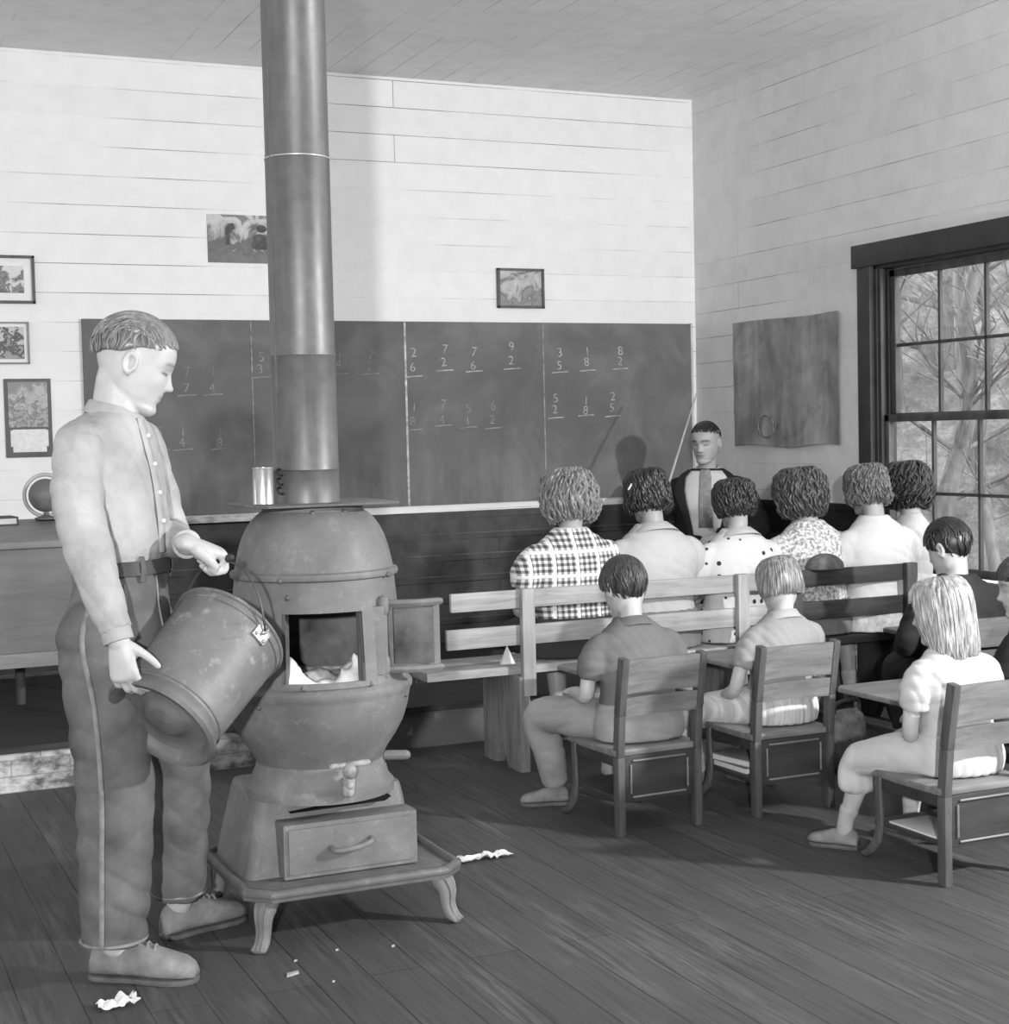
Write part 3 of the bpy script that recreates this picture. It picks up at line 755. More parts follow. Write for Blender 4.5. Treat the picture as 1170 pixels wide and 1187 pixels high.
# ------------------------------------------------------------------ TEACHER'S DESK ON THE PLATFORM
PZ = .18
desk = thing('teachers_desk', 'big plain grey desk at the left on the platform', 'desk', (.5, 6.75, PZ))
m_desk = wood('grey_painted_desk', .50, 'x', .5, .10, .4, .05); m_desk2 = wood('desk_front_panel', .44, 'x', .5, .08, .4, .05)
x0, x1, y0, y1 = -1.1, .80, -.45, .45
m = MB(); m.prism([(y0-.03, .745), (y0-.03, .772), (y1, .818), (y1, .79)], x0-.03, x1+.03, 'x'); m.build('desk_top', m_desk, desk, .004)
MB().box((x0, y0, .335), (x1, y0+.02, .75)).build('front_panel', m_desk2, desk, .003)
MB().box((x0, y0-.008, .278), (x1, y0+.03, .335)).build('bottom_rail', m_desk, desk, .003)
for x in (x0, x1-.02): MB().box((x, y0+.02, .28), (x+.02, y1, .76)).build('side_panel', m_desk2, desk, .003)
for x, y in ((x0+.05, y0+.06), (x1-.05, y0+.06), (.32, y1-.05), (x0+.05, y1-.05), (x1-.05, y1-.05)):
    MB().tube([(x, y, 0), (x, y, .30)], .022, 12, rounded=False).build('leg', mat('desk_leg_wood', .3), desk)
gl = thing('desk_globe', 'small round globe in a pale ring on the desk behind the boy', 'globe', (.955, 7.12, .998))
MB().ball((0, 0, .105), .074, nu=32, nv=20).build('ball', picture_mat('globe_map', [(.35, .36), (.5, .48), (.62, .38)], 14, .8, 3, .25), gl, smooth=180)
MB().torus((0, 0, .105), .092, .0085, axis=(.28, .96, 0), n=48, m=10).build('meridian_ring', mat('pale_ring', .66, .45), gl, smooth=180)
MB().lathe([(.05, 0), (.052, .006), (.03, .012), (.012, .02), (.012, .03)], 24).build('foot', mat('globe_foot', .4), gl)
bk_ = thing('desk_book', 'dark closed book lying at the left end of the desk', 'book', (.72, 7.03, .985), .06)
m = MB().box((-.14, -.09, .0), (.09, .09, .006)).box((-.14, -.09, .030), (.09, .09, .036)).box((.083, -.09, 0), (.09, .09, .036)); m.build('cover', mat('dark_book_cover', .22, .6), bk_, .002)
MB().box((-.135, -.085, .006), (.083, .085, .030)).build('pages', mat('page_edges', .7, .8), bk_)

# ------------------------------------------------------------------ BENCHES
def bench(label, x0, x1, posts, supports, seat_x0, mats, rail_mats):
    """slatted recitation bench, back at Y=5.49..5.54 facing the platform; origin at the first support"""
    ox = supports[0]; t = thing('bench', label, 'bench', (ox, 5.5, 0))
    def X(x): return x-ox
    MB().box((X(x0), .02, .645), (X(x1), .040, .717)).build('top_rail', rail_mats[0], t, .003)
    MB().box((X(x0)-(.02 if x0 < 3 else 0), .02, .500), (X(x1), .040, .578)).build('lower_rail', rail_mats[1], t, .003)
    for x in posts: MB().box((X(x)-.027, -.012, .30), (X(x)+.027, .020, .722)).build('back_post', mats[0], t, .003)
    for y0_, y1_ in ((.06, .215), (.225, .385)): MB().box((X(seat_x0 if y0_ < .1 else seat_x0-(.06 if x0 < 3 else 0)), y0_, .378), (X(x1), y1_, .412)).build('seat_plank', mats[1], t, .004)
    MB().box((X(seat_x0)+.05, .30, .335), (X(x1), .325, .377)).build('seat_rail', mats[1], t, .003)
    for x in supports:
        MB().prism([(-.008, 0), (-.008, .378), (.36, .378), (.36, 0), (.24, 0), (.18, .10), (.12, 0)], X(x)-.02, X(x)+.02, 'x').build('end_board', mats[2], t, .003)
    return t
wl, wl2 = wood('pale_bench_wood', .67, 'x', .6, .14), wood('pale_post_wood', .67, 'z', .6, .12)
wm = wood('bench_end_wood', .50, 'z', .7, .18); wd = wood('dark_bench_wood', .25, 'x', .55, .25); wdv = wood('dark_bench_post', .30, 'z', .55, .2)
bench('pale wooden slat-backed bench under the girl in plaid', 2.231, 3.725, (2.545, 3.535), (2.52, 3.53), 2.14, (wl2, wl, wm), (wl, wl))
bench('dark wooden slat-backed bench near the window', 3.76, 4.46, (3.80, 4.405), (3.80, 4.40), 3.76, (wdv, wd, wdv), (wd, wd))
fp = thing('folded_paper', 'small folded white paper standing on the bare bench end', 'paper', (2.51, 5.63, .4125))
MB().add([(-.028, -.012, 0), (.030, -.012, 0), (.0, 0, .075), (-.026, .014, 0), (.028, .016, 0), (.002, .002, .0755)], [(0, 1, 2), (4, 3, 5), (0, 2, 5, 3), (1, 4, 5, 2), (0, 3, 4, 1)]).build('sheet', mat('white_paper', .85, .8, .04), fp, smooth=0)
cap = MB(); cap.ball((0, 0, .0), (.088, .07, .062), nu=28, nv=16)
cap.warp(lambda x, y, z: (x, y, max(z, -.004)+.004))
tg = cap.build('cloth_cap', mat('grey_cap_cloth', .36, .9, .2, 40, bump=.3, bscale=200), None, smooth=180); tg.location = (3.972, 5.531, .717)
tag(tg, 'rounded grey cloth cap perched on the dark bench\'s top rail', 'cap')

# ------------------------------------------------------------------ CHAIR-DESKS
wc, wcv, wcd = wood('school_chair_wood', .50, 'x', .42, .18, .45), wood('school_chair_post', .35, 'z', .42, .2, .45), wood('school_chair_panel', .25, 'x', .42, .2, .45)
def school_chair(label, loc, rz=0):
    t = thing('school_chair', label, 'chair', loc, rz, 'school chairs with writing arms')
    for s in (-1, 1):
        m = MB(); p = [(s*.150, .0, 0), (s*.150, .0, .26), (s*.150, -.012, .40), (s*.150, -.046, .592)]
        for a, b in zip(p, p[1:]): m.beam(a, b, .026, .036, up=(0, 1, 0))
        m.build('back_post', wcv, t, .004)
    lean = lambda z: -.012-.034*(z-.40)/.192
    for z0, z1, nm in ((.472, .586, 'back_slat'), (.395, .460, 'back_slat')):
        m = MB(); k = 10
        for i in range(k):
            xa, xb = -.138+.276*i/k, -.138+.276*(i+1)/k
            f = lambda x: .012*(1-(x/.138)**2)
            m.add([(xa, lean(z0)+f(xa)-.014, z0), (xb, lean(z0)+f(xb)-.014, z0), (xb, lean(z1)+f(xb)-.014, z1), (xa, lean(z1)+f(xa)-.014, z1),
                   (xa, lean(z0)+f(xa), z0), (xb, lean(z0)+f(xb), z0), (xb, lean(z1)+f(xb), z1), (xa, lean(z1)+f(xa), z1)],
                  [(0,1,2,3), (7,6,5,4), (0,4,5,1), (3,2,6,7)]+([(0,3,7,4)] if i == 0 else [])+([(1,5,6,2)] if i == k-1 else []))
        m.build(nm, wc, t, smooth=40)
    m = MB(); po = [(-.165, -.005), (.165, -.005), (.17, .20), (.16, .335), (.13, .36), (-.13, .36), (-.16, .335), (-.17, .20)]
    m.prism(po, .262, .284, 'z'); m.build('seat', wc, t, .006)
    MB().box((-.137, -.006, .108), (.137, .008, .262)).build('back_panel', wcd, t, .003)
    m = MB(); 
    for a, b in (((-.10, -.010, .245), (.10, -.010, .245)), ((-.11, -.010, .23), (-.11, -.010, .14)), ((-.10, -.010, .125), (.10, -.010, .125)), ((.11, -.010, .23), (.11, -.010, .14))): m.tube([a, b], .004, 6)
    m.build('panel_bead', wc, t, smooth=60)
    MB().box((-.145, .005, .108), (.145, .33, .124)).build('book_shelf', wcd, t, .003)
    for s in (-1, 1): MB().box((s*.145-.007, .02, .224), (s*.145+.007, .31, .262)).build('seat_rail', wcd, t, .003)
    for s in (-1, 1):
        MB().tube([(s*.150, .30, .262), (s*.150, .298, .20), (s*.150, .296, .12), (s*.150, .312, .06), (s*.152, .350, .018), (s*.152, .372, .009)],
                  [(.011, .016), (.011, .015), (.011, .016), (.012, .017), (.012, .013), (.012, .009)], 10, 22, up=(1, 0, 0)).build('front_leg', wcv, t, smooth=60)
    # writing arm on the right: support rail, strut and tablet
    m = MB(); m.beam((.165, -.015, .425), (.20, .42, .425), .022, .03); m.beam((.168, .20, .27), (.185, .22, .43), .022, .04, up=(0, 1, 0))
    m.build('arm_support', wcd, t, .003)
    po = [(.03, .40), (.17, .33), (.36, .33), (.40, .37), (.40, .74), (.36, .78), (.06, .78), (.03, .75)]
    MB().prism(po, .438, .456, 'z').build('writing_tablet', wc, t, .005)
    m = MB()
    for s in (-1, 1): m.tube([(s*.150, -.019, .43), (s*.150, -.023, .43)], .006, 8)
    m.build('bolt', m_bright, t)
    return t
C1, C2, C3 = (2.535, 4.475, 0), (3.062, 4.465, 0), (3.085, 3.525, 0)
ch1 = school_chair('small wooden school chair under the boy in the dark shirt', C1, .04)
dup(ch1, C2, 0, 'small wooden school chair under the girl with the short bob')
dup(ch1, C3, 0, 'small wooden school chair under the fair-haired girl in white, nearest the camera')
dup(ch1, (4.12, 4.67, 0), -.05, 'small wooden school chair mostly hidden under the dark-haired boy by the window')
# books and papers on the chair shelves
def bookstack(label, loc, rz, n):
    for k in range(n):
        t = thing('school_book', label[k], 'book', (loc[0], loc[1], loc[2]+k*.024), rz+.12*k, 'books on the chair shelf')
        MB().box((-.075, -.1, 0), (.075, .1, .003)).box((-.075, -.1, .020), (.075, .1, .0232)).box((.072, -.1, 0), (.075, .1, .0232)).build('cover', mat('book_cloth', .42+.12*k, .7), t, .001)
        MB().box((-.072, -.097, .003), (.072, .097, .020)).build('pages', mat('book_pages', .82, .8, .08, 50, (1, 1, 20)), t)
bookstack(['lower of two books on the shelf of the bobbed girl\'s chair', 'upper of two books on the shelf of the bobbed girl\'s chair'], (3.00, 4.66, .1245), .05, 2)
sp_ = MB().box((-.075, -.12, 0), (.075, .12, .006)).build('loose_papers', mat('shelf_paper', .80, .8, .04), None, .001)
sp_.location = (3.02, 3.67, .1245); tag(sp_, 'pale sheaf of paper on the shelf of the nearest chair', 'paper')
bag = MB(); bag.tube([(0, 0, .018), (0, 0, .05), (0, 0, .12), (0, .004, .19), (0, .01, .225)], [(.070, .03), (.083, .038), (.083, .04), (.080, .034), (.076, .018)], 24, 18, up=(1, 0, 0), sq=.6)
sat = thing('school_satchel', 'mottled grey cloth satchel standing on the floor beyond the nearest girl', 'bag', (3.60, 4.88, .0), .05)
fuse(bag, 'bag_body', mat('satchel_cloth', .33, .9, .4, 22, bump=.4, bscale=50), sat, .006, 3, deform=wrinkle(.006, 14))
MB().tube([(-.06, 0, .22), (-.05, .0, .27), (.05, .0, .275), (.06, 0, .22)], (.008), 8, 16, flat=.4).build('strap', mat('satchel_strap', .22, .7), sat, smooth=60)

# ------------------------------------------------------------------ PAPER SCRAPS ON THE FLOOR
def scrap(label, loc, rz, w, h, seed, amp=.012):
    n, k = 16, 8; m = MB(); T = []; Bt = []
    for i in range(n):
        for j in range(k):
            u, v = i/(n-1), j/(k-1); x = (u-.5)*w; e = 1+.35*mnoise.noise(Vector((u*4, seed, 0))); y = (v-.5)*h*e
            x += .01*mnoise.noise(Vector((v*5, u*3, seed)))
            z = .003+amp*abs(mnoise.noise(Vector((x*30, y*30, seed))))*2+amp*.5*abs(mnoise.noise(Vector((x*70, y*70, seed+3))))
            T.append((x, y, z+.0012)); Bt.append((x, y, z))
    q = n*k; fs = []
    for i in range(n-1):
        for j in range(k-1):
            a, b, c, d = i*k+j, (i+1)*k+j, (i+1)*k+j+1, i*k+j+1; fs += [(a, b, c, d), (q+d, q+c, q+b, q+a)]
    m.add(T+Bt, fs); o = m.build('paper_scrap', m_scrap, None, smooth=25); o.location = loc; o.rotation_euler = (0, 0, rz)
    return tag(o, label, 'paper')
m_scrap = mat('scrap_paper', .88, .85, .05)
scrap('long crumpled white paper on the floor right of the stove', (1.885, 4.43, 0), .05, .175, .05, 3, .016)
scrap('small torn white paper on the floor below the boy\'s front shoe', (.615, 3.685, 0), .15, .09, .055, 9, .014)
m_chip = mat('pale_chip', .62, .9, .2)
for x, y, l in ((1.045, 3.70, .045), (1.20, 3.82, .012), (1.08, 3.79, .012), (1.34, 3.78, .014), (.40, 4.33, .012), (1.12, 3.60, .010)):
    o = MB().prism([(-l/2, -l*.15), (l*.3, -l*.22), (l/2, l*.1), (-l*.2, l*.2)], 0, .004, 'z').build('wood_chip', m_chip); o.location = (x, y, 0); o.rotation_euler = (0, 0, .4)
    tag(o, 'tiny pale chip on the floor near the stove feet', 'chip', 'chips on the floor by the stove')
# ------------------------------------------------------------------ PEOPLE: shared anatomy
def skin_mat(name, g):
    t = NT(name); n = t.noise(t.coords(), 18, 4)
    at = t.node('ShaderNodeAttribute'); at.attribute_name = 'feature'
    base = t.ramp(n, [(.3, g*.95), (.7, min(1, g*1.03))])
    t.color(t.mix(at.outputs['Fac'], base, lin(.16)))
    t.bsdf.inputs['Roughness'].default_value = .48; t.bsdf.inputs['Specular IOR Level'].default_value = .35
    t.bsdf.inputs['Subsurface Weight'].default_value = .12; t.bsdf.inputs['Subsurface Radius'].default_value = (.008, .008, .008)
    t.bsdf.inputs['Subsurface Scale'].default_value = .5
    return t.m
m_skin = skin_mat('fair_skin', .72); m_skin2 = skin_mat('skin', .62)
HEAD = np.array([  # z, front, back, half width   (unit = half the head height, ears at y ~ 0)
    (-1.0, .60, .28, .10), (-.96, .70, .16, .24), (-.88, .755, -.02, .35), (-.76, .755, -.22, .44), (-.62, .755, -.40, .515),
    (-.48, .775, -.54, .555), (-.34, .79, -.64, .585), (-.18, .80, -.74, .61), (.0, .80, -.82, .635), (.16, .835, -.86, .655),
    (.32, .84, -.875, .67), (.48, .82, -.87, .665), (.64, .755, -.83, .635), (.78, .65, -.74, .565), (.89, .50, -.60, .45), (.965, .30, -.38, .28), (1.0, .08, -.12, .08)])
def gss(a, s): return math.exp(-(a/s)**2)
NOSE = np.array([(.14, .0), (.05, .035), (-.05, .085), (-.15, .14), (-.23, .195), (-.275, .205), (-.32, .15), (-.36, .04), (-.41, 0.)])
def head_mb(s=1., ears=True, male=0.):
    m = MB(); nz, na = 64, 72; rows = []
    zs = np.concatenate([np.linspace(-1, .2, 46), np.linspace(.2, 1, 20)[1:]])
    for z in zs:
        f, b, w = [np.interp(z, HEAD[:, 0], HEAD[:, k]) for k in (1, 2, 3)]
        row = []; y0 = np.clip(-.06, b+.05, f-.05) if z > -.8 else (f+b)/2
        for k in range(na):
            a = 2*PI*k/na; c, q = math.cos(a), math.sin(a)
            x = w*math.copysign(abs(q)**.92, q); y = y0+(f-y0)*math.copysign(abs(c)**.86, c) if c > 0 else y0-(y0-b)*abs(c)**.95
            if c > 0:
                ax_ = abs(x); wt = min(1, c*2.2)
                nh = np.interp(-z, -NOSE[:, 0], NOSE[:, 1]); sg = np.interp(-z, [-.14, .1, .25, .34], [.075, .085, .125, .14])
                d = nh*gss(x, sg)
                d -= .085*gss(ax_-.30, .17)*gss(z-.04, .11)
                d += .045*gss(ax_-.30, .11)*gss(z-.005, .06)
                d += (.03+.02*male)*gss(ax_-.27, .24)*gss(z-.17, .06)
                d += .045*gss(x, .17)*gss(z+.465, .04)+.045*gss(x, .15)*gss(z+.575, .045)-.028*gss(x, .2)*gss(z+.52, .02)
                d += .035*gss(x, .2)*gss(z+.83, .10)-.03*gss(x, .22)*gss(z+.68, .05)
                d += .03*gss(ax_-.42, .16)*gss(z+.18, .15)
                y += d*wt
            row.append((x, y, z))
        rows.append(row)
    m.rings(rows)
    if ears:
        for sd in (-1, 1):
            R = rotz(sd*.35)@rotx(-.15)
            e = MB(); e.ball((-sd*.03, 0, 0), (.035, .14, .24), R, 16, 12); 
            e.torus((sd*.045, -.01, .03), .175, .052, axis=(1, .0, 0), n=20, m=8, sx=.75, sy=1.15, x=(0, 1, 0))
            e.ball((sd*.01, .0, -.19), (.05, .075, .08))
            e.xf(None, (sd*.665, -.10, -.06)); m.join(e)
    return m.xf(None, (0, 0, 0), s)
def paint_face(o, hc, HR, s, brow=.75, lips=.28, eyes=.8):
    me = o.data; n = len(me.vertices); co = np.empty(n*3); me.vertices.foreach_get('co', co); co = co.reshape(-1, 3)
    h = ((co-hc)@HR)/s; x, y, z = np.abs(h[:, 0]), h[:, 1], h[:, 2]
    f = np.zeros(n); fr = (y > .42) & (np.abs(z) < 1.0)
    bz = .20+.05*np.cos((x-.28)*6)-.02; b = np.exp(-((z-bz)/.045)**2)*np.clip((.52-x)/.1, 0, 1)*np.clip((x-.08)/.06, 0, 1)
    f = np.maximum(f, brow*b)
    ez = .005-.03*np.abs(x-.30); e = np.exp(-((z-ez)/.030)**2)*np.exp(-((x-.30)/.13)**4)
    f = np.maximum(f, eyes*e)
    l = np.exp(-((z+.52)/.075)**2)*np.exp(-(x/.21)**4); f = np.maximum(f, lips*l)
    ml = np.exp(-((z+.52)/.018)**2)*np.exp(-(x/.23)**4); f = np.maximum(f, .6*ml)
    nn = np.exp(-((z+.34)/.03)**2)*np.exp(-((x-.07)/.04)**2); f = np.maximum(f, .5*nn)
    f = np.where(fr, f, 0)
    a = me.attributes.new('feature', 'FLOAT', 'POINT'); a.data.foreach_set('value', f.astype(np.float32))
def hand_mb(wrist, d, n, L=.17, side=1, curl=((20, 30, 20),)*4, thumb=(35, 20, 15), spread=.06, thick=1.):
    """palm + five fingers. d wrist->knuckles, n out of the palm, side=+1 right hand / -1 left hand"""
    d = nrm(d); n = nrm(np.asarray(n, float)-d*np.dot(n, d)); t = np.cross(d, n)*side; m = MB(); w = np.asarray(wrist, float)
    pl = L*.50; a = L*.215*thick; b = L*.088*thick
    m.tube([w-d*L*.08, w+d*pl*.15, w+d*pl*.6+n*.0, w+d*pl*.95], [(a*.68, b*1.05), (a*.80, b*1.15), (a*.98, b*1.05), (a*.98, b*.85)], 18, 14, up=tuple(t))
    m.ball(w+d*pl*.35+t*a*.55+n*b*.5, (L*.13, L*.10, L*.10))
    lens = (.43, .48, .45, .35); rad = (.052, .055, .052, .045)
    for k in range(4):
        off = (1-k*2/3)*a*.80; base = w+d*pl*(.95-.06*(k == 3)-.02*(k == 0))+t*off
        ang = 0; p = base-d*L*.05; pts = [p, base]; fd0 = nrm(d+t*spread*(1.5-k)/1.5)
        for j, (fr, cdeg) in enumerate(zip((.46, .30, .24), curl[k])):
            ang += math.radians(cdeg); v = fd0*math.cos(ang)+n*math.sin(ang); p = pts[-1]+v*lens[k]*L*fr
            pts.append(pts[-1]+v*lens[k]*L*fr*.5); pts.append(p)
        r0 = rad[k]*L*thick
        m.tube(pts, [r0*(1.08-.30*i/(len(pts)-1)) for i in range(len(pts))], 10, 18)
    base = w+d*pl*.18+t*a*.72+n*b*.3; v = nrm(d*.62+t*.85+n*.25); pts = [base-v*L*.04, base]; ang = 0
    fold = nrm(d*.85-t*.25+n*.45)
    for fr, cdeg in zip((.17, .15, .13), thumb):
        ang += math.radians(cdeg); q = nrm(v*math.cos(ang)+fold*math.sin(ang)); pts.append(pts[-1]+q*L*fr)
    m.tube(pts, [L*.072*thick, L*.075*thick, L*.062*thick, L*.055*thick, L*.045*thick], 10, 16)
    return m
def shoe_mb(heel, toe, w=.088, h=.085, z0=0.):
    """low lace-up shoe between two floor points"""
    heel = np.asarray(heel, float); toe = np.asarray(toe, float); d = toe-heel; L = np.linalg.norm(d); d /= L; up = V(0, 0, 1); sd = np.cross(d, up)
    st = [(0, .30, .55, .50), (.03, .42, .78, .62), (.14, .62, 1.0, .76), (.28, .63, 1.02, .74), (.42, .50, .90, .80), (.58, .38, .74, .95), (.74, .31, .60, 1.02), (.88, .26, .50, .92), (.96, .20, .38, .66), (1., .14, .22, .35)]
    rows = []
    for u, zc, hh, ww in st:
        row = []; H = h*hh; W = w/2*ww
        for k in range(20):
            a = 2*PI*k/20; c, s_ = math.cos(a), math.sin(a)
            x = W*math.copysign(abs(c)**.75, c); z = H/2+H/2*math.copysign(abs(s_)**(.55 if s_ < 0 else .9), s_)
            if s_ > 0: x *= 1-.35*s_*(1 if u < .5 else .3)
            row.append(heel+d*L*u+sd*x+up*(z+z0+.012))
        rows.append(row)
    m = MB(); m.rings(rows); return m, d, sd, L
def add_shoe(parent, heel, toe, m_up, m_sole, w=.088, h=.085, z0=0., tilt=0, laces=False):
    """upper, sole and heel; tilt raises the toe or heel"""
    m, d, sd, L = shoe_mb(heel, toe, w, h, z0)
    o = m.build('shoe', m_up, parent, smooth=180)
    s = MB(); hl = np.asarray(heel, float); rows = []
    st = [(-.01, .45), (.05, .70), (.2, .76), (.4, .72), (.6, .92), (.78, 1.04), (.92, .86), (.99, .5), (1.01, .2)]
    lf = [hl+d*L*u+sd*w/2*ww for u, ww in st]; rt = [hl+d*L*u-sd*w/2*ww for u, ww in reversed(st)]
    ring = lf+rt; nn = len(ring)
    s.add([p+V(0, 0, z0) for p in ring]+[p+V(0, 0, z0+.013) for p in ring], [tuple(range(nn-1, -1, -1)), tuple(range(nn, 2*nn))]+[(i, (i+1) % nn, nn+(i+1) % nn, nn+i) for i in range(nn)])
    s.build('sole', m_sole, o, .003)
    if laces:
        l = MB()
        for k in range(5):
            u = .34+.07*k; hh = np.interp(u, [0, .28, .42, .58, .74], [.55, 1.02, .9, .74, .6])*h+z0+.012
            c = hl+d*L*u+V(0, 0, hh-.004)
            l.tube([c-sd*w*.19-V(0, 0, .008), c+V(0, 0, .012), c+sd*w*.19-V(0, 0, .006)], .0034, 6, 8)
        l.build('laces', m_lace, o, smooth=180)
    return o
m_lace = mat('pale_shoelace', .50, .8)

# ---- hair: a shaped volume with locks combed along it
def hair_mat(name, g, rough=.42, var=.3, spec=.5):
    t = NT(name); b = t.noise(t.coords((30, 30, 6)), 3, 5, .65)
    t.color(t.ramp(b, [(.3, g*(1-var)), (.55, g), (.75, min(1, g*(1+var*1.1)))]))
    t.bsdf.inputs['Roughness'].default_value = rough; t.bsdf.inputs['Specular IOR Level'].default_value = spec; return t.m
def hair_long(parent, hc, HR, s, table, m, face=.85, zf=.42, locks=190, r=.05, wave=.03, freq=5, curl=0., cfreq=16, seed=0, part=0., hem=.08, frizz=.02, ear_z=None):
    """table rows: (z, front, back, half width) from crown to hem in head units; azimuth 0 = face"""
    T = np.array(table, float); k = len(T); rg = random.Random(seed)
    D = spline(T, 60)
    def surf(a, t, off=0.):
        q = D[min(59, max(0, int(t*59)))]; z, f, b, w = q; y0 = -.08
        c = math.cos(a); y = y0+((f-y0) if c > 0 else (y0-b))*c; x = w*math.sin(a)
        p = V(x, y, z); n = nrm(V(math.sin(a)/max(w, .1), c/max(.1, (f-y0) if c > 0 else (y0-b)), .35*(1-t))); return p+n*off, n
    inner = MB(); rows = []
    for i in range(30):
        t = i/29*.94; row = []
        for j in range(40):
            a = 2*PI*j/40; p, n = surf(a, t, -.055)
            da = abs((a+PI) % (2*PI)-PI)
            if da < face and p[2] < zf: p = V(p[0]*.8, min(p[1], .18), p[2])
            row.append(p)
        rows.append(row)
    inner.rings(rows)
    m_ = MB(); m_.join(inner)
    for q in range(locks):
        a0 = 2*PI*((q*.618034) % 1)+rg.uniform(-.05, .05)-PI; t0 = rg.uniform(.0, .10) if q % 3 else rg.uniform(.1, .5)
        t1 = 1-hem*rg.random(); da = abs(a0)
        pts = []; ph1, ph2 = rg.uniform(0, 6.28), rg.uniform(0, 6.28); ns = 20 if curl else 13; lift = rg.uniform(-.02, frizz)
        cr_ = curl*rg.uniform(.6, 1.3)
        for i in range(ns):
            u = i/(ns-1); t = t0+(t1-t0)*u
            wob = wave*(.4+u)*math.sin(freq*t*6.28*.5+ph1)
            p, n = surf(a0+part*(1-u)*(1 if a0 > 0 else -1)*0+wob*1.2, t, lift+wave*.5*math.sin(freq*t*5+ph2)-.02)
            tg_ = nrm(V(math.cos(a0), -math.sin(a0), 0))
            if cr_:
                e = min(1, .35+u*1.1); p = p+tg_*cr_*e*math.sin(cfreq*t+ph1)+n*cr_*e*math.cos(cfreq*t+ph1)
            if da < face and p[2] < zf: break
            pts.append(p)
        if len(pts) < 4: continue
        rr = r*rg.uniform(.75, 1.2); K = len(pts)
        m_.tube(pts, [(rr*(.55+.45*min(1, i/(K*.3)))*(1 if i < K*.7 else 1-.75*(i-K*.7)/(K*.3)),)*1+(rr*.62,) for i in range(K)], 6, K+4 if not curl else K*2)
    m_.xf(HR*s, hc); return m_.build('hair', m, parent, smooth=180, fix=False)
def hair_short(parent, hc, HR, s, m, plane=(.30, .45), rad=(.735, .945, .86), cen=(0, -.04, .25), locks=150, r=.045, swirl=0., seed=0, back=True, wob=.05, part=None):
    """cropped hair: dome above a slanting hairline, locks combed front to back (or down from the crown)"""
    rg = random.Random(seed); c = V(*cen); R = V(*rad); m_ = MB()
    b = MB(); b.ball((0, 0, 0), 1., nu=48, nv=32)
    def hl(x, y): return plane[0]+plane[1]*y+.06*math.cos(y*9)*(1 if abs(x) > .4 else 0)*.5
    vs = []
    for p in b.v:
        q = c+V(*p)*R*.955; lim = hl(q[0], q[1])
        if q[2] < lim:
            k = .90 if q[2] < lim-.1 else .96
            q = V(q[0]*k, q[1]*k, lim-.015)
        vs.append(q)
    m_.add(vs, b.f)
    for q in range(locks):
        pts = []
        if back and q % 3:
            x0 = rg.uniform(-.95, .95); ph_ = rg.uniform(0, 6); a0, a1 = rg.uniform(.05, .5), PI-rg.uniform(0, .5)
            if q % 2: a0 = rg.uniform(.3, 2.0); a1 = min(PI, a0+rg.uniform(.7, 1.4))
            for i in range(14):
                a = a0+(a1-a0)*i/13; xx = x0*(1-.10*math.sin(a))+wob*math.sin(a*3+ph_)
                xx = max(-.97, min(.97, xx)); w = math.sqrt(max(0, 1-xx*xx))
                p = c+V(xx, math.cos(a)*w, math.sin(a)*w)*R*(1.0+.015*math.sin(ph_+a*2))
                if p[2] < hl(p[0], p[1])-.03: 
                    if pts: break
                    continue
                pts.append(p)
        else:
            az = rg.uniform(0, 2*PI); th0 = rg.uniform(0, 1.7); th1 = th0+rg.uniform(.5, 1.0)
            for i in range(12):
                u = i/11; th = th0+(th1-th0)*u; a = az+swirl*u+wob*math.sin(u*6+az*5)
                p = c+V(math.sin(th)*math.sin(a), -math.sin(th)*math.cos(a), math.cos(th))*R
                if p[2] < hl(p[0], p[1])-.03: break
                pts.append(p)
        if len(pts) < 4: continue
        rr = r*rg.uniform(.7, 1.2); K = len(pts)
        m_.tube(pts, [(rr*(.5+.5*math.sin(PI*(i+.6)/K)), rr*.55) for i in range(K)], 6, K+3)
    m_.xf(HR*s, hc); return m_.build('hair', m, parent, smooth=180, fix=False)

# ---- torso as stacked ellipses (so that collars and fronts can follow it)
class Torso:
    def __init__(s, secs): s.S = spline(np.array(secs, float), 60)      # cx, cy, cz, a, b per row
    def mb(s, grow=0., z0=-9, z1=9, n=36, sq=.9, R=None):
        rows = []
        for cx, cy, cz, a, b in s.S:
            if z0 <= cz <= z1: rows.append([(cx+(a+grow)*math.copysign(abs(math.cos(q))**sq, math.cos(q)), cy+(b+grow)*math.copysign(abs(math.sin(q))**sq, math.sin(q)), cz) for q in np.linspace(0, 2*PI, n, endpoint=False)])
        m = MB(); m.rings(rows); return m
    def at(s, z, phi, off=0., sq=.9):
        i = np.interp(z, s.S[:, 2], np.arange(len(s.S))); lo = int(min(i, len(s.S)-2)); cx, cy, cz, a, b = s.S[lo]*(1-(i-lo))+s.S[lo+1]*(i-lo)
        q = PI/2-phi; c, w = math.cos(q), math.sin(q)
        return V(cx+(a+off)*math.copysign(abs(c)**sq, c), cy+(b+off)*math.copysign(abs(w)**sq, w), z)
    def strip(s, pts, wid, off, thick=.003):
        """ribbon through (z,phi) pairs, lying on the surface"""
        m = MB(); P = [s.at(z, f, off) for z, f in pts]
        m.tube(P, [(wid, thick)]*len(P), 8, len(P)*3, up=(1, 0, 0), sq=.5); return m
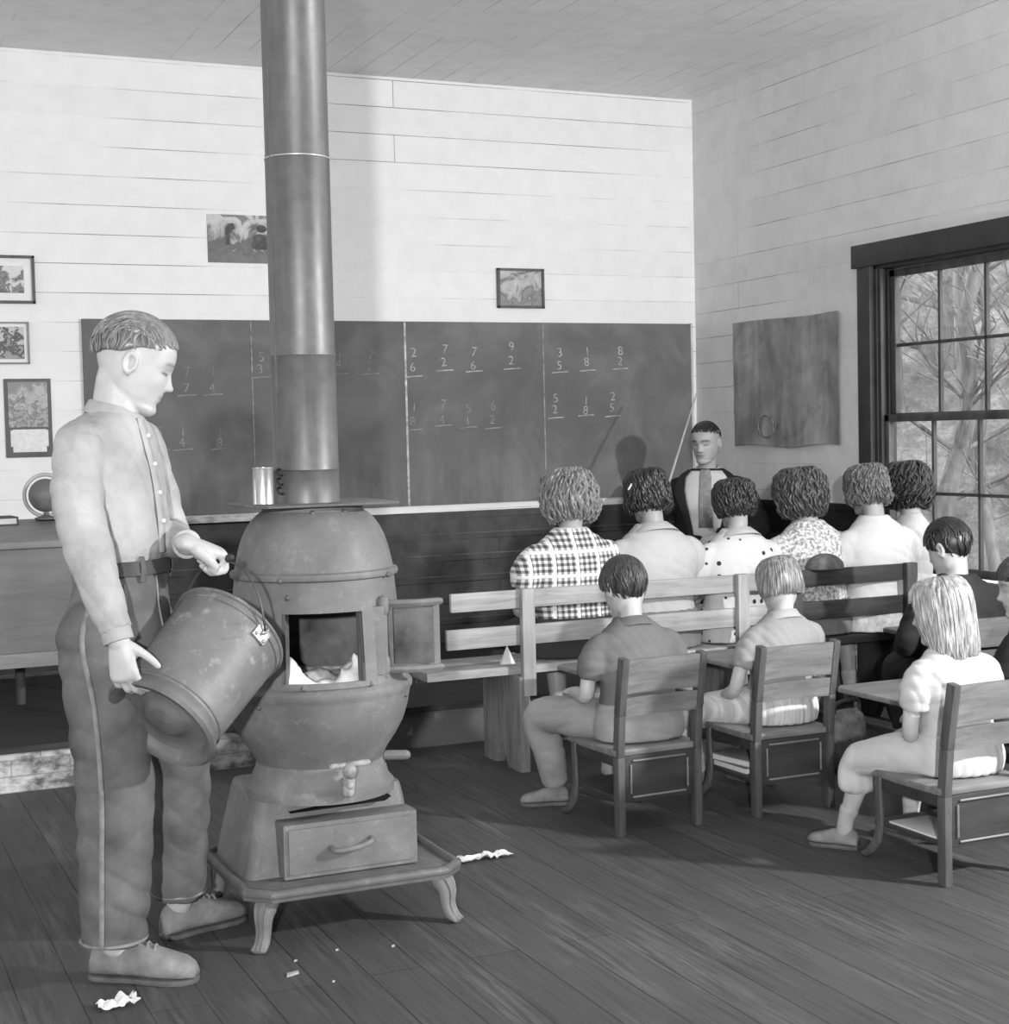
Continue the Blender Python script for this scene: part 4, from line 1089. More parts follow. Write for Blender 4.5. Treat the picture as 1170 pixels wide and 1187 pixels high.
# ------------------------------------------------------------------ THE STANDING BOY
m_shirt = mat('pale_work_shirt', .65, .85, .10, 9, bump=.5, bscale=20, bdist=.016, spec=.15)
m_denim = mat('faded_denim', .38, .9, .2, 8, bump=.25, bscale=22, bdist=.01, spec=.12)
m_hairb = hair_mat('light_brown_hair', .47, .38, .28, .6)
m_suede = mat('scuffed_suede', .47, .9, .2, 14, bump=.45, bscale=60); m_soled = mat('shoe_sole', .34, .8, .2, 20)
m_belt = mat('worn_belt', .26, .55, .15, 20)
OB = V(.70, 3.9, 0)
boy = thing('person', 'teenage boy in a pale shirt and jeans standing, tipping a coal bucket by the stove', 'person', tuple(OB))
TR = rotz(math.radians(-127)); TI = TR.T
def W2L(x, y, z): return np.append((TI@(V(x, y, z)-OB))[:2], z)
def tsec(x, y, z, a, b): q = W2L(x, y, z); return (q[0], q[1], z, a, b)
tor = Torso([tsec(.700, 3.9, .96, .126, .094), tsec(.700, 3.9, 1.03, .126, .095), tsec(.700, 3.9, 1.07, .141, .108), tsec(.698, 3.9, 1.12, .146, .108), tsec(.688, 3.9, 1.21, .156, .110),
             tsec(.676, 3.9, 1.28, .168, .112), tsec(.676, 3.9, 1.335, .158, .100), tsec(.682, 3.9, 1.372, .122, .086), tsec(.690, 3.9, 1.405, .068, .062)])
def wl_(*pts): return [V(*p)-OB for p in pts]
HC = V(.745, 3.9, 1.522)-OB; HRm = rotz(math.radians(-97))@rotx(-.36); HS = .114
bd = MB()
h = head_mb(HS); h.xf(HRm, HC); bd.join(h)
bd.tube(wl_((.690, 3.9, 1.36), (.698, 3.9, 1.43), (.712, 3.9, 1.485), (.725, 3.9, 1.52)), [(.060, .060), (.052, .055), (.052, .058), (.05, .055)], 20, 16, up=(0, 1, 0))
bd.join(tor.mb(-.02).xf(TR))
RA = [(.590, 3.785, 1.325), (.572, 3.735, 1.20), (.590, 3.70, 1.075), (.615, 3.67, .965), (.640, 3.642, .872)]
LA = [(.775, 4.01, 1.325), (.82, 4.06, 1.20), (.848, 4.05, 1.095), (.838, 3.92, 1.080), (.838, 3.787, 1.077)]
bd.tube(wl_(*RA), [.042, .040, .036, .034, .027], 14, 24); bd.tube(wl_(*LA), [.042, .040, .036, .034, .027], 14, 24)
bd.join(hand_mb(wl_((.640, 3.640, .868))[0], (.10, -.14, -1), (.62, .74, .0), .172, 1, ((30, 34, 22), (32, 36, 24), (34, 38, 24), (36, 40, 26)), (5, 12, 14), .05))
bd.join(hand_mb(wl_((.838, 3.783, 1.077))[0], (.92, .22, -.30), (-.25, .10, -1), .182, -1, ((66, 82, 48),)*4, (46, 34, 28), .0, 1.18))
RL = [(.66, 3.865, .88), (.652, 3.84, .50), (.645, 3.865, .09)]; LL = [(.725, 3.95, .88), (.842, 4.045, .49), (.862, 4.135, .09)]
bd.tube(wl_(*RL), [.065, .05, .035], 14, 20); bd.tube(wl_(*LL), [.065, .05, .035], 14, 20); bd.ball(wl_((.68, 3.9, .92))[0], (.11, .12, .10))
body = fuse(bd, 'body', m_skin, boy, .0042, 2, .45)
paint_face(body, HC, HRm, HS, .62, .42, .95)
hair_short(boy, HC, HRm, HS, m_hairb, (.33, .40), (.745, .95, .86), (0, -.06, .26), 230, .034, 0, 3, True, .06)
# shirt: torso and both sleeves sewn into one garment
sh = MB(); sh.join(tor.mb(.0).xf(TR))
def fold_tube(mb, pts, rad, seed, amp=.05, n=20):
    """sleeve / trouser leg with gathers across it"""
    P = wl_(*pts); D = spline(np.hstack([np.array(P), np.array(rad)[:, None]]), 40); rg = random.Random(seed)
    f1, f2 = rg.uniform(0, 6), rg.uniform(0, 6)
    rr = [D[i, 3]*(1+amp*math.sin(i*.95+f1)*math.sin(i*.31+f2)) for i in range(40)]
    mb.tube(D[:, :3], rr, n, rounded='start')
fold_tube(sh, [RA[0], RA[1], RA[2], RA[3], (.636, 3.648, .893)], [.060, .059, .056, .046, .036], 2, .03)
fold_tube(sh, [LA[0], LA[1], LA[2], LA[3], (.840, 3.83, 1.077)], [.060, .058, .053, .045, .034], 5, .03)
def folds(amp, dirs):
    def fn(co, nn):
        d = np.zeros(len(co))
        for i, p in enumerate(co):
            for (v, fq, ph) in dirs:
                q = p@np.array(v)*fq+ph+1.6*mnoise.noise(Vector(p*6)); d[i] += (abs(math.sin(q))**.6-.6)*max(0, .5+mnoise.noise(Vector(p*4+ph)))
        return co+nn*(d*amp)[:, None]
    return fn
fuse(sh, 'shirt', m_shirt, boy, .006, 3, .5, folds(.0055, [((1, .3, .45), 62, 0), ((.3, .4, 1), 50, 2)]))
for p, q in (((.634, 3.650, .897), (.640, 3.642, .868)), ((.840, 3.835, 1.077), (.842, 3.802, 1.076))): MB().tube(wl_(p, q), .0365, 20, 4, rounded=False).build('shirt_cuff', m_shirt, boy, .003, smooth=50)
def collar(parent, c, R, m, r0, r1, h, drop, fdrop, gap=.16, name='collar', sx=1., sy=1.):
    mb = MB(); rows = []; N = 44
    for i in range(N+1):
        a = gap+(2*PI-2*gap)*i/N; fr = max(0, math.cos(a))**3; d = V(math.sin(a)*sx, math.cos(a)*sy, 0)
        q0 = d*r0+V(0, 0, -h*.3-fdrop*.35*fr); q1 = d*(r0+.004)+V(0, 0, h-fdrop*.55*fr); q2 = d*(r0+.010)+V(0, 0, h*.85-fdrop*.55*fr); q3 = d*(r1+.012*fr)+V(0, 0, -drop-fdrop*fr)
        q4 = q3-d*.006+V(0, 0, .002)
        rows.append([q0, q1, q2, q3, q4])
    mb.rings(rows); mb.xf(R, c); return mb.build(name, m, parent, smooth=60)
collar(boy, wl_((.697, 3.9, 1.404))[0], rotz(math.radians(-120))@rotx(-.22), m_shirt, .058, .078, .022, .010, .030)
pk = tor.strip([(1.385, .03), (1.33, .02), (1.25, .0), (1.15, .0), (1.06, .0)], .016, .004, .0035).xf(TR)
pk.build('placket', m_shirt, boy, smooth=60)
m_btn = mat('shirt_button', .86, .4, .05)
for z in (1.345, 1.275, 1.205, 1.135):
    p = TR@tor.at(z, .0, .010); MB().ball(p, .0058, nu=10, nv=8).build('button', m_btn, boy, smooth=180)
# trousers
tw = Torso([tsec(.690, 3.9, .74, .130, .106), tsec(.686, 3.9, .80, .143, .118), tsec(.684, 3.9, .86, .146, .122), tsec(.690, 3.9, .93, .140, .112), tsec(.699, 3.9, 1.0, .131, .099), tsec(.700, 3.9, 1.045, .129, .097)])
tr_ = MB(); tr_.join(tw.mb(0).xf(TR))
fold_tube(tr_, [(.630, 3.835, .86), (.640, 3.832, .70), (.652, 3.835, .50), (.648, 3.848, .30), (.641, 3.862, .104)], [.104, .099, .094, .089, .079], 3, .012, 26)
fold_tube(tr_, [(.742, 3.975, .86), (.80, 4.01, .68), (.846, 4.04, .49), (.855, 4.09, .30), (.862, 4.135, .118)], [.104, .096, .087, .080, .070], 8, .012, 26)
fuse(tr_, 'trousers', m_denim, boy, .007, 4, .5, folds(.0075, [((.6, .2, 1), 38, 1), ((-.5, .3, .8), 30, 4)]))
m_seamd = mat('worn_denim_seam', .47, .9, .15, 30)
sp_pts = [(.612, 3.786, .98), (.573, 3.746, .86), (.594, 3.735, .70), (.604, 3.742, .50), (.601, 3.762, .30), (.598, 3.785, .11)]
MB().tube(wl_(*sp_pts), [(.006, .004)]*6, 8, 40, up=(1, 0, 0)).build('side_seam', m_seamd, boy, smooth=60)
for c, r in (((.641, 3.862, .108), .0795), ((.862, 4.135, .122), .0705)): MB().torus(wl_(c)[0], r, .0045, n=40).build('trouser_hem', m_seamd, boy, smooth=180)
bl = MB(); rows = []
for z, g in ((1.008, .004), (1.008, .012), (1.042, .010), (1.042, .002)): rows.append([TR@tw.at(z, f, g) for f in np.linspace(0, 2*PI, 48, endpoint=False)])
bl.rings(rows, caps=False); bl.build('belt', m_belt, boy, smooth=40)
for f in (-.75, .55, 1.25, 2.2, 3.4):
    MB().tube([TR@tw.at(1.052, f, .008), TR@tw.at(1.025, f, .015), TR@tw.at(.992, f, .008)], [(.007, .002)]*3, 8, 8, up=tuple(TR@V(math.cos(f), -math.sin(f), 0))).build('belt_loop', m_denim, boy, smooth=60)
MB().tube([TR@tw.at(z, f, .004) for z, f in ((.985, .95), (.95, .93), (.915, 1.1), (.895, 1.4))], .0028, 6, 20).build('pocket_seam', m_seamd, boy, smooth=180)
MB().tube([TR@tw.at(z, f, .003) for z, f in ((1.0, .12), (.93, .10), (.87, .02), (.84, -.05))], .0028, 6, 16).build('fly_seam', m_seamd, boy, smooth=180)
add_shoe(boy, V(.595, 3.915, 0)-OB, V(.822, 3.762, 0)-OB, m_suede, m_soled, .098, .098, 0, 0, True)
add_shoe(boy, V(.815, 4.125, 0)-OB, V(1.055, 4.215, 0)-OB, m_suede, m_soled, .096, .092, 0, 0, True)
# ------------------------------------------------------------------ SEATED PEOPLE
m_sock = mat('pale_sock', .66, .9, .1, 30)
def seated(label, loc, rz, seat, u=1., hs=.105, w=1., lean=(0, 0), bend=0., headrot=(0, 0), headoff=(0, 0, 0), top=None, sleeve=.5, puff=0., bottom=None, skirt=True,
           hair=None, hands=None, elbows=None, knees=None, ankles=None, toes=None, shoes=None, skin=None, wr=.004, voxel=.007, coll=None, z0=0., drape=.10, body_vox=.0062, bulk=0., face=False, waist=True):
    """a person sitting on a seat of height `seat`; y is forward, x to the person's right, origin on the floor below the hips"""
    t = thing('person', label, 'person', tuple(loc), rz); sk = skin or m_skin2
    lx, ly = lean
    def sh(z): k = max(0, (z-.08)/.5); return V(lx*k, ly*k+bend*k*k, 0)*u     # spine curve
    def S(y, z, a, b): o = sh(z); return (o[0], o[1]+y*u, seat+z*u, a*u*w, b*u)
    tor = Torso([S(.005, .005, .155, .125), S(.0, .07, .160, .128), S(.0, .15, .145, .112), S(-.005, .23, .137, .102), S(-.01, .32, .155, .106), S(-.015, .39, .160, .096), S(-.012, .435, .138, .084), S(-.006, .468, .108, .072), S(0, .495, .076, .062), S(.004, .515, .060, .057)])
    nb = sh(.50)+V(0, .0, seat+.50*u); hc = sh(.56)*1.08+V(headoff[0], headoff[1]+.028*u, seat+.625*u+headoff[2]); HR = rotz(headrot[0])@rotx(headrot[1])
    b = MB(); h = head_mb(hs); h.xf(HR, hc); b.join(h)
    nt = hc+HR@V(0, -.22*hs, -.35*hs)
    b.tube([nb-V(0, 0, .06*u), nb, nb*.5+nt*.5+V(0, -.004, 0), nt], [.055*u, .047*u, .046*u, .048*u], 16, 12)
    b.join(tor.mb(-.022*u))
    shl = {1: None, -1: None}; arms = {}
    for s in (1, -1):
        so = sh(.44); P = V(so[0]+s*.138*u*w, so[1]-.012*u, seat+.400*u)
        E_ = (elbows or {}).get(s, (s*.190*w, .07, .205)); H_ = (hands or {}).get(s, (s*.085, .285, .185))
        E_ = V(E_[0]*u, E_[1]*u, seat+E_[2]*u)+sh(.2); H_ = V(H_[0]*u, H_[1]*u, seat+H_[2]*u)
        M_ = P*.5+E_*.5+V(s*.014*u, 0, .0); arms[s] = (P, M_, E_, E_*.45+H_*.55, H_)
        b.tube(arms[s], [.036*u, .034*u, .032*u, .030*u, .021*u], 14, 22)
        d = nrm(H_-E_); n = V(-s*.35, .1, -1.)
        b.join(hand_mb(H_+d*.004, d, n, .148*u, s, ((24, 26, 16), (26, 28, 18), (28, 30, 18), (30, 32, 20)), (14, 14, 10)))
    legs = {}
    for s in (1, -1):
        hp = V(s*.078*u, .02*u, seat+.075*u); K = (knees or {}).get(s); A = (ankles or {}).get(s)
        K = V(*K) if K else V(s*.085*u, .39*u, seat+.045*u); A = V(*A) if A else V(s*.085*u, .33*u, z0+.075)
        legs[s] = (hp, hp*.5+K*.5+V(0, 0, .005), K, K*.5+A*.5+V(0, -.008, 0), A)
        b.tube(legs[s], [.066*u, .060*u, .046*u, .042*u, .026*u], 14, 24)
    body = fuse(b, 'body', sk, t, body_vox, 2, .45)
    paint_face(body, hc, HR, hs, *((.95, .5, 1.) if face else (.75, .28, .8)))
    # upper garment with its sleeves
    g = MB(); g.join(tor.mb(bulk))
    for s in (1, -1):
        P, M_, E_, F_, H_ = arms[s]
        if sleeve <= .55:
            q = P*(1-sleeve*1.2)+E_*sleeve*1.2
            g.tube([P+V(-s*.06*u, 0, .022*u), P+V(s*.0, 0, 0), P*.5+q*.5+V(s*(.006+puff*.3)*u, 0, 0), q], [(.040+bulk)*u, (.050+bulk+puff*.3)*u, (.053+bulk+puff)*u, (.050+bulk+puff*.4)*u], 18, 16, rounded='start')
        else:
            end = H_ if sleeve >= .9 else F_
            g.tube([P+V(-s*.06*u, 0, .022*u), P, M_, E_, F_*.6+end*.4, end], [(.042+bulk)*u, (.052+bulk)*u, (.050+bulk)*u, (.048+bulk)*u, (.043+bulk)*u, (.034+bulk*.6)*u], 18, 26, rounded='start')
    fuse(g, 'dress_bodice' if skirt else 'shirt', top, t, voxel, 3, .5, folds(wr*1.0, [((1, .3, .4), 72/u, loc[0]), ((.3, .5, 1), 58/u, loc[1])]))
    # lower garment
    k = MB(); 
    k.join(tor.mb(.010*u+bulk, z1=seat+.17*u))
    if skirt:
        for s in (1, -1):
            hp, M_, K, N_, A = legs[s]
            k.tube([hp, M_, K+V(0, .01, -.005)], [(.115*u, .095*u), (.110*u, .088*u), (.085*u, .07*u)], 20, 14)
            e = K+V(s*.005, .022*u, -drape); k.tube([K+V(0, .0, .0), K*.5+e*.5+V(0, .018*u, .01), e], [(.088*u, .062*u), (.094*u, .052*u), (.098*u, .045*u)], 20, 10, up=(1, 0, 0))
        hp, M_, K, N_, A = legs[1]; K2 = legs[-1][2]; mid = (K+K2)/2
        k.tube([V(0, .06*u, seat+.07*u), (mid+V(0, .06*u, seat+.07*u))/2, mid+V(0, -.01, -.004)], [(.13*u, .07*u), (.12*u, .06*u), (np.linalg.norm(K-K2)*.5+.02, .05*u)], 18, 10, up=(1, 0, 0))
        fuse(k, 'skirt', bottom, t, voxel, 3, .5, folds(wr*1.5, [((1, .15, .1), 70/u, 1)]))
    else:
        for s in (1, -1):
            hp, M_, K, N_, A = legs[s]
            k.tube([hp, M_, K, N_, A+V(0, 0, .01)], [.094*u, .088*u, .076*u, .070*u, .060*u], 20, 30, rounded='start')
        fuse(k, 'trousers', bottom, t, voxel, 3, .5, folds(wr*1.5, [((.4, .4, 1), 56/u, 2)]))
    for s in (1, -1):
        A = legs[s][4]; d = (toes or {}).get(s, (s*.12, 1.)); d = nrm(V(d[0], d[1], 0)); L = .205*u*1.05
        base = V(A[0], A[1], 0); add_shoe(t, base-d*L*.27, base+d*L*.73, shoes or m_shoe, m_soled, .078*u, .075*u, z0)
        if skirt: MB().tube([A+(legs[s][3]-A)*.45, A+(legs[s][3]-A)*.2, A-V(0, 0, .025*u)], [.040*u, .035*u, .034*u], 14, 6).build('sock', m_sock, t, smooth=180)
    if coll: collar(t, nb+V(0, .004*u, -.004*u), rotx(-.32), coll[0], .052*u, coll[1]*u, .014*u, .030*u, .02*u, gap=.12, name='collar', sx=1.12)
    if hair: hair(t, hc, HR, hs)
    return t, tor, hc, HR
m_shoe = mat('scuffed_brown_shoe', .36, .6, .2, 20)
# hair volumes (z, front, back, half width)
CURLY = [(1.12, .05, -.15, .10), (1.10, .45, -.60, .46), (.98, .72, -.85, .70), (.75, .90, -1.04, .88), (.45, .95, -1.14, .98), (.12, .90, -1.17, 1.03), (-.22, .75, -1.14, 1.04), (-.55, .55, -1.05, 1.0), (-.82, .40, -.93, .88), (-.98, .3, -.80, .72)]
BOBW = [(1.08, .05, -.15, .10), (1.05, .45, -.58, .42), (.93, .70, -.82, .63), (.70, .86, -.97, .77), (.40, .90, -1.02, .83), (.08, .84, -1.02, .86), (-.25, .72, -1.02, .92), (-.52, .55, -.98, .92), (-.75, .4, -.80, .78)]
BOB = [(1.06, .05, -.15, .10), (1.04, .45, -.56, .40), (.92, .70, -.80, .61), (.70, .86, -.94, .74), (.40, .90, -1.0, .80), (.08, .84, -1.0, .83), (-.22, .70, -.94, .85), (-.45, .52, -.84, .82)]
BOBT = [(1.06, .05, -.15, .10), (1.04, .45, -.58, .42), (.92, .70, -.84, .64), (.70, .86, -.98, .78), (.40, .90, -1.04, .84), (.08, .84, -1.03, .86), (-.22, .70, -.95, .84), (-.45, .52, -.80, .76), (-.62, .4, -.66, .64)]
LONG = [(1.07, .05, -.15, .10), (1.04, .45, -.58, .42), (.92, .70, -.82, .63), (.66, .86, -.98, .78), (.30, .90, -1.04, .84), (-.10, .84, -1.02, .86), (-.50, .70, -1.0, .88), (-.90, .55, -.98, .92), (-1.25, .45, -.94, .94), (-1.5, .4, -.90, .92)]
m_h_fair = hair_mat('light_curly_hair', .50, .42, .42, .5); m_h_dark = hair_mat('dark_hair', .17, .38, .45, .6); m_h_dark2 = hair_mat('dark_brown_wavy_hair', .19, .4, .45, .5)
m_h_brown = hair_mat('brown_wavy_hair', .27, .42, .42, .5); m_h_gold = hair_mat('sandy_hair', .37, .40, .40, .5); m_h_blk = hair_mat('black_curly_hair', .11, .4, .45, .5)
m_h_bob = hair_mat('straight_fair_hair', .50, .33, .42, .6); m_h_long = hair_mat('long_fair_hair', .62, .33, .38, .6); m_h_boy = hair_mat('cropped_brown_hair', .25, .45, .4, .5)
def HL(table, m, **kw): return lambda t, hc, HR, s: hair_long(t, hc, HR, s, table, m, **kw)
def HSH(m, **kw): return lambda t, hc, HR, s: hair_short(t, hc, HR, s, m, **kw)

# ---- patterned cloth
def plaid_mat():
    t = NT('plaid_cotton'); tc = t.node('ShaderNodeTexCoord'); sp = t.node('ShaderNodeSeparateXYZ'); t.link(tc.outputs['Object'], sp.inputs[0])
    def bands(s, per, off=0.):
        f = t.math('FRACT', t.math('MULTIPLY_ADD', s, 1/per, off)); a = t.ramp(f, [(.0, 1), (.46, 1), (.50, 0), (.96, 0), (1, 1)]); 
        g = t.math('FRACT', t.math('MULTIPLY_ADD', s, 1/(per*4), off)); return a, t.ramp(g, [(.0, 0), (.82, 0), (.84, 1), (.96, 1), (.98, 0)])
    a1, b1 = bands(sp.outputs[0], .024, .2); a2, b2 = bands(sp.outputs[2], .024, .1)
    k = t.math('MULTIPLY', t.math('ADD', a1, a2), .5)
    col = t.ramp(k, [(0, .84), (.5, .55), (1, .27)]); col = t.mix(t.math('MULTIPLY', t.math('MAXIMUM', b1, b2), .75), col, lin(.93))
    t.color(col); t.bsdf.inputs['Roughness'].default_value = .9; t.bump(t.noise(t.coords(), 20, 3), .2, .01); return t.m
def dots_mat():
    t = NT('dotted_cotton'); v = t.node('ShaderNodeTexVoronoi'); v.inputs['Scale'].default_value = 19; v.inputs['Randomness'].default_value = .75; t.link(t.coords(), v.inputs['Vector'])
    t.color(t.ramp(v.outputs['Distance'], [(.17, .16), (.21, .76)])); t.bsdf.inputs['Roughness'].default_value = .9; t.bump(t.noise(t.coords(), 20, 3), .2, .01); return t.m
def sprig_mat():
    t = NT('small_print_cotton'); a = t.noise(t.coords(), 70, 3, .6)
    t.color(t.ramp(a, [(.40, .48), (.5, .70), (.58, .80)])); t.bsdf.inputs['Roughness'].default_value = .9; t.bump(t.noise(t.coords(), 20, 3), .2, .01); return t.m
m_white = mat('white_cotton', .73, .85, .04, 6, bump=.25, bscale=18, bdist=.01, spec=.15); m_cream = mat('cream_cotton', .68, .85, .05, 6, bump=.25, bscale=18, bdist=.01, spec=.15)
m_pale = mat('pale_print_skirt', .70, .9, .14, 40); m_dskirt = mat('dark_skirt', .22, .9, .12, 8); m_gsk = mat('grey_skirt', .45, .9, .12, 8)
m_plaid, m_dots, m_sprig = plaid_mat(), dots_mat(), sprig_mat()

m_greyb = mat('grey_cotton_bodice', .56, .9, .06, 8, bump=.25, bscale=20, bdist=.01)
m_stripe = mat('pleated_white_skirt', .74, .9, .16, 5, (16, 1.2, 1.2), bump=.4, bscale=4)
# ---- the row of girls on the benches
BY = 5.715
seated('girl in a plaid blouse with curly light hair on the bench', (2.855, BY, 0), 0, .412, 1.02, .108, 1.20, (.0, .02), .0, (.05, -.25), (.02, .02, .0), m_plaid, .5, .02, m_dskirt, True,
       HL(CURLY, m_h_fair, locks=240, r=.062, wave=.09, curl=.075, cfreq=19, seed=1, frizz=.10, hem=.16), elbows={1: (.215, .02, .20), -1: (-.235, .0, .20)})
g2 = seated('girl in a cream blouse with dark hair held by slides, beside the plaid girl', (3.24, BY, 0), 0, .412, 1.02, .106, 1.20, (.0, .01), .0, (-.1, -.22), (.0, .02, .0), m_cream, .5, .012, m_gsk, True,
       HL(BOBW, m_h_dark, locks=230, r=.058, wave=.08, curl=.05, cfreq=11, seed=2, hem=.16, frizz=.05), coll=(m_white, .098))
t, tor, hc, HR = g2
for sd in (-1, 1): MB().tube([hc+HR@V(sd*.78, -.45, .42)*.106, hc+HR@V(sd*.86, -.30, .25)*.106], [(.010, .005)]*2, 10, 6).build('hair_slide', mat('pale_hair_slide', .9, .3), t, smooth=60)
seated('girl in a white dotted dress with short dark hair on the bench', (3.648, BY, 0), 0, .412, .94, .102, 1.22, (.01, .01), .0, (-.1, -.15), (.015, .02, .0), m_dots, .5, .014, m_dots, True,
       HL(BOBT, m_h_dark2, locks=230, r=.055, wave=.09, curl=.05, cfreq=11, seed=3, hem=.18, frizz=.06), coll=(m_white, .100))
seated('girl in a small-print blouse with thick wavy brown hair on the bench', (4.04, BY, 0), 0, .412, .98, .108, 1.20, (-.01, .02), .0, (.1, -.12), (-.01, .02, .0), m_sprig, .5, .01, m_gsk, True,
       HL(CURLY, m_h_brown, locks=240, r=.060, wave=.10, curl=.06, cfreq=12, seed=4, hem=.18, frizz=.09))
seated('girl in a plain white blouse with sandy hair, beside the window', (4.355, 5.66, 0), 0, .412, 1.0, .106, 1.12, (-.01, .02), .0, (.0, -.2), (.0, .02, .0), m_white, .5, .015, m_pale, True,
       HL(BOBW, m_h_gold, locks=250, r=.055, wave=.09, curl=.055, cfreq=13, seed=5, hem=.16, frizz=.06))
seated('girl with a mass of black curly hair, partly behind the girl in plain white', (4.635, 5.80, 0), 0, .412, .99, .108, .66, (.035, .02), .0, (-.1, -.15), (.005, .02, .0), m_cream, .5, .0, m_gsk, True,
       HL(CURLY, m_h_blk, locks=250, r=.058, wave=.09, curl=.07, cfreq=17, seed=6, frizz=.09, hem=.16))

# ---- children on the school chairs
m_dgrey = mat('dark_grey_shirt', .42, .9, .1, 6, bump=.25, bscale=18, bdist=.01, spec=.15); m_khaki = mat('pale_twill_trousers', .57, .9, .12, 6, bump=.25, bscale=20, bdist=.01)
seated('small boy in a dark grey shirt with cropped hair sitting on the left school chair', (2.545, 4.615, 0), .0, .284, .80, .100, 1.22, (-.01, .035), .01, (.1, -.30), (.0, .015, .005), m_dgrey, .55, .012, m_khaki, False,
       HSH(m_h_boy, plane=(-.14, .62), rad=(.75, .96, .90), back=False, locks=320, seed=7, r=.05), knees={-1: (-.235, .29, .335), 1: (.085, .33, .325)}, ankles={-1: (-.155, .35, .075), 1: (.08, .34, .075)},
       toes={-1: (-1., .38), 1: (.1, 1)}, elbows={-1: (-.235, .02, .20), 1: (.24, .08, .20)}, hands={-1: (-.19, .25, .18), 1: (.20, .36, .26)}, skin=m_skin, shoes=m_suede, coll=(m_dgrey, .085))
seated('little girl with a straight fair bob on the middle school chair', (3.115, 4.62, 0), .0, .284, .765, .096, 1.12, (.05, .03), .0, (.0, -.28), (.005, .01, .0), m_greyb, .5, .010, m_stripe, True,
       HL(BOB, m_h_bob, locks=260, r=.050, wave=.012, freq=2, seed=8, frizz=.01, hem=.05), knees={-1: (-.215, .29, .29), 1: (.05, .31, .315)}, ankles={-1: (-.135, .33, .075), 1: (.06, .32, .075)},
       toes={-1: (-.5, .8), 1: (0, 1)}, elbows={-1: (-.235, .02, .17), 1: (.20, .06, .19)}, hands={-1: (-.20, .18, .10), 1: (.12, .30, .26)}, skin=m_skin, coll=(m_cream, .082), drape=.12)
seated('fair long-haired little girl in a white dress on the nearest school chair', (3.115, 3.675, 0), .0, .284, .765, .098, 1.12, (-.02, .03), .0, (.55, -.18), (.0, .01, .0), m_white, .5, .012, m_white, True,
       HL(LONG, m_h_long, locks=280, r=.048, wave=.03, freq=3, curl=.0, seed=9, face=.8, hem=.10, frizz=.015), knees={-1: (-.165, .245, .30), 1: (.06, .30, .315)}, ankles={-1: (-.185, .32, .075), 1: (.06, .30, .075)},
       toes={-1: (-.55, .85), 1: (0, 1)}, elbows={-1: (-.20, .03, .17), 1: (.20, .05, .18)}, hands={-1: (-.06, .20, .12), 1: (.08, .26, .18)}, skin=m_skin, shoes=m_suede, drape=.085)
m_coat = mat('dark_jacket_cloth', .20, .9, .12, 7, bump=.2, bscale=22, bdist=.01); m_coat2 = mat('black_coat_cloth', .12, .9, .12, 7, bump=.2, bscale=22, bdist=.01)
seated('dark-haired boy in a dark jacket sitting by the window', (4.105, 4.82, 0), -.12, .284, .88, .106, 1.22, (.0, .03), .0, (.35, -.30), (-.01, .015, .0), m_coat, 1., .0, m_dskirt, False,
       HSH(m_h_dark, plane=(-.10, .58), rad=(.75, .95, .92), back=True, locks=300, seed=11, r=.045), bulk=.008, skin=m_skin)
seated('child in a black coat at the right edge behind the nearest chair', (3.655, 3.905, 0), .25, .284, .80, .100, 1.15, (.0, .03), .0, (.75, -.15), (.0, .01, .0), m_coat2, 1., .0, m_dskirt, False,
       HSH(m_h_boy, plane=(-.05, .58), rad=(.75, .95, .90), back=False, locks=260, seed=13, r=.05), bulk=.010, skin=m_skin)
dup(ch1, (3.67, 3.765, 0), .1, 'small wooden school chair at the right edge, under the child in black')

# ---- the teacher, seated on the platform in the corner
m_hair_t = hair_mat('slick_dark_hair', .13, .3, .4, .7)
TT, ttor, thc, tHR = seated('man in a dark suit and pale shirt seated before the class, holding a pointer', (4.455, 7.25, 0), math.radians(140), .60, 1.0, .107, 1.30, (.0, .04), .0, (math.radians(-14), -.12), (.0, .02, .026), m_coat2, 1., .0, m_coat2, False,
       HSH(m_hair_t, plane=(.46, .30), rad=(.73, .93, .87), back=True, locks=220, seed=17, r=.03, wob=.03), z0=PZ, bulk=.010, elbows={1: (.29, .13, .20), -1: (-.27, .05, .18)}, hands={1: (.30, .36, .36), -1: (-.10, .30, .17)}, body_vox=.0036, skin=m_skin2, face=True)
TT['label'] = 'man in a dark suit and pale shirt seated before the class, holding a pointer'
def front_patch(zs, widths, off, name, m):
    mb = MB(); rows = []
    for z, wd in zip(zs, widths): rows.append([ttor.at(z, f, off+.004*math.cos(f/wd*1.5)) for f in np.linspace(-wd, wd, 13)])
    zz = len(rows); mb.rings(rows, close=False, caps=False); o = mb.build(name, m, TT, smooth=180); so = o.modifiers.new('t', 'SOLIDIFY'); so.thickness = .004; so.offset = -1; return o
zz = [.60+k for k in (.505, .47, .44, .40, .34, .27, .20, .13)]
front_patch(zz, [.9, .80, .62, .52, .46, .42, .36, .26], .016, 'shirt_front', m_white)
front_patch([.60+.512]+zz[1:-1], [.20, .17, .13, .12, .13, .15, .16], .024, 'necktie', mat('grey_necktie', .50, .7, .15, 60))
for sg in (-1, 1):
    mb = MB(); P = [ttor.at(z, sg*(wd+.06), .020) for z, wd in zip(zz, [.95, .82, .66, .58, .52, .46, .38, .26])]
    mb.tube(P, [(.010, .006), (.022, .006), (.030, .006), (.036, .006), (.028, .006), (.022, .006), (.018, .006), (.01, .005)], 10, 24, up=(1, 0, 0)); mb.build('lapel', m_coat2, TT, smooth=180)
collar(TT, V(0, .045, .60+.508), rotx(-.25), m_white, .056, .070, .016, .012, .016, gap=.1, name='shirt_collar')
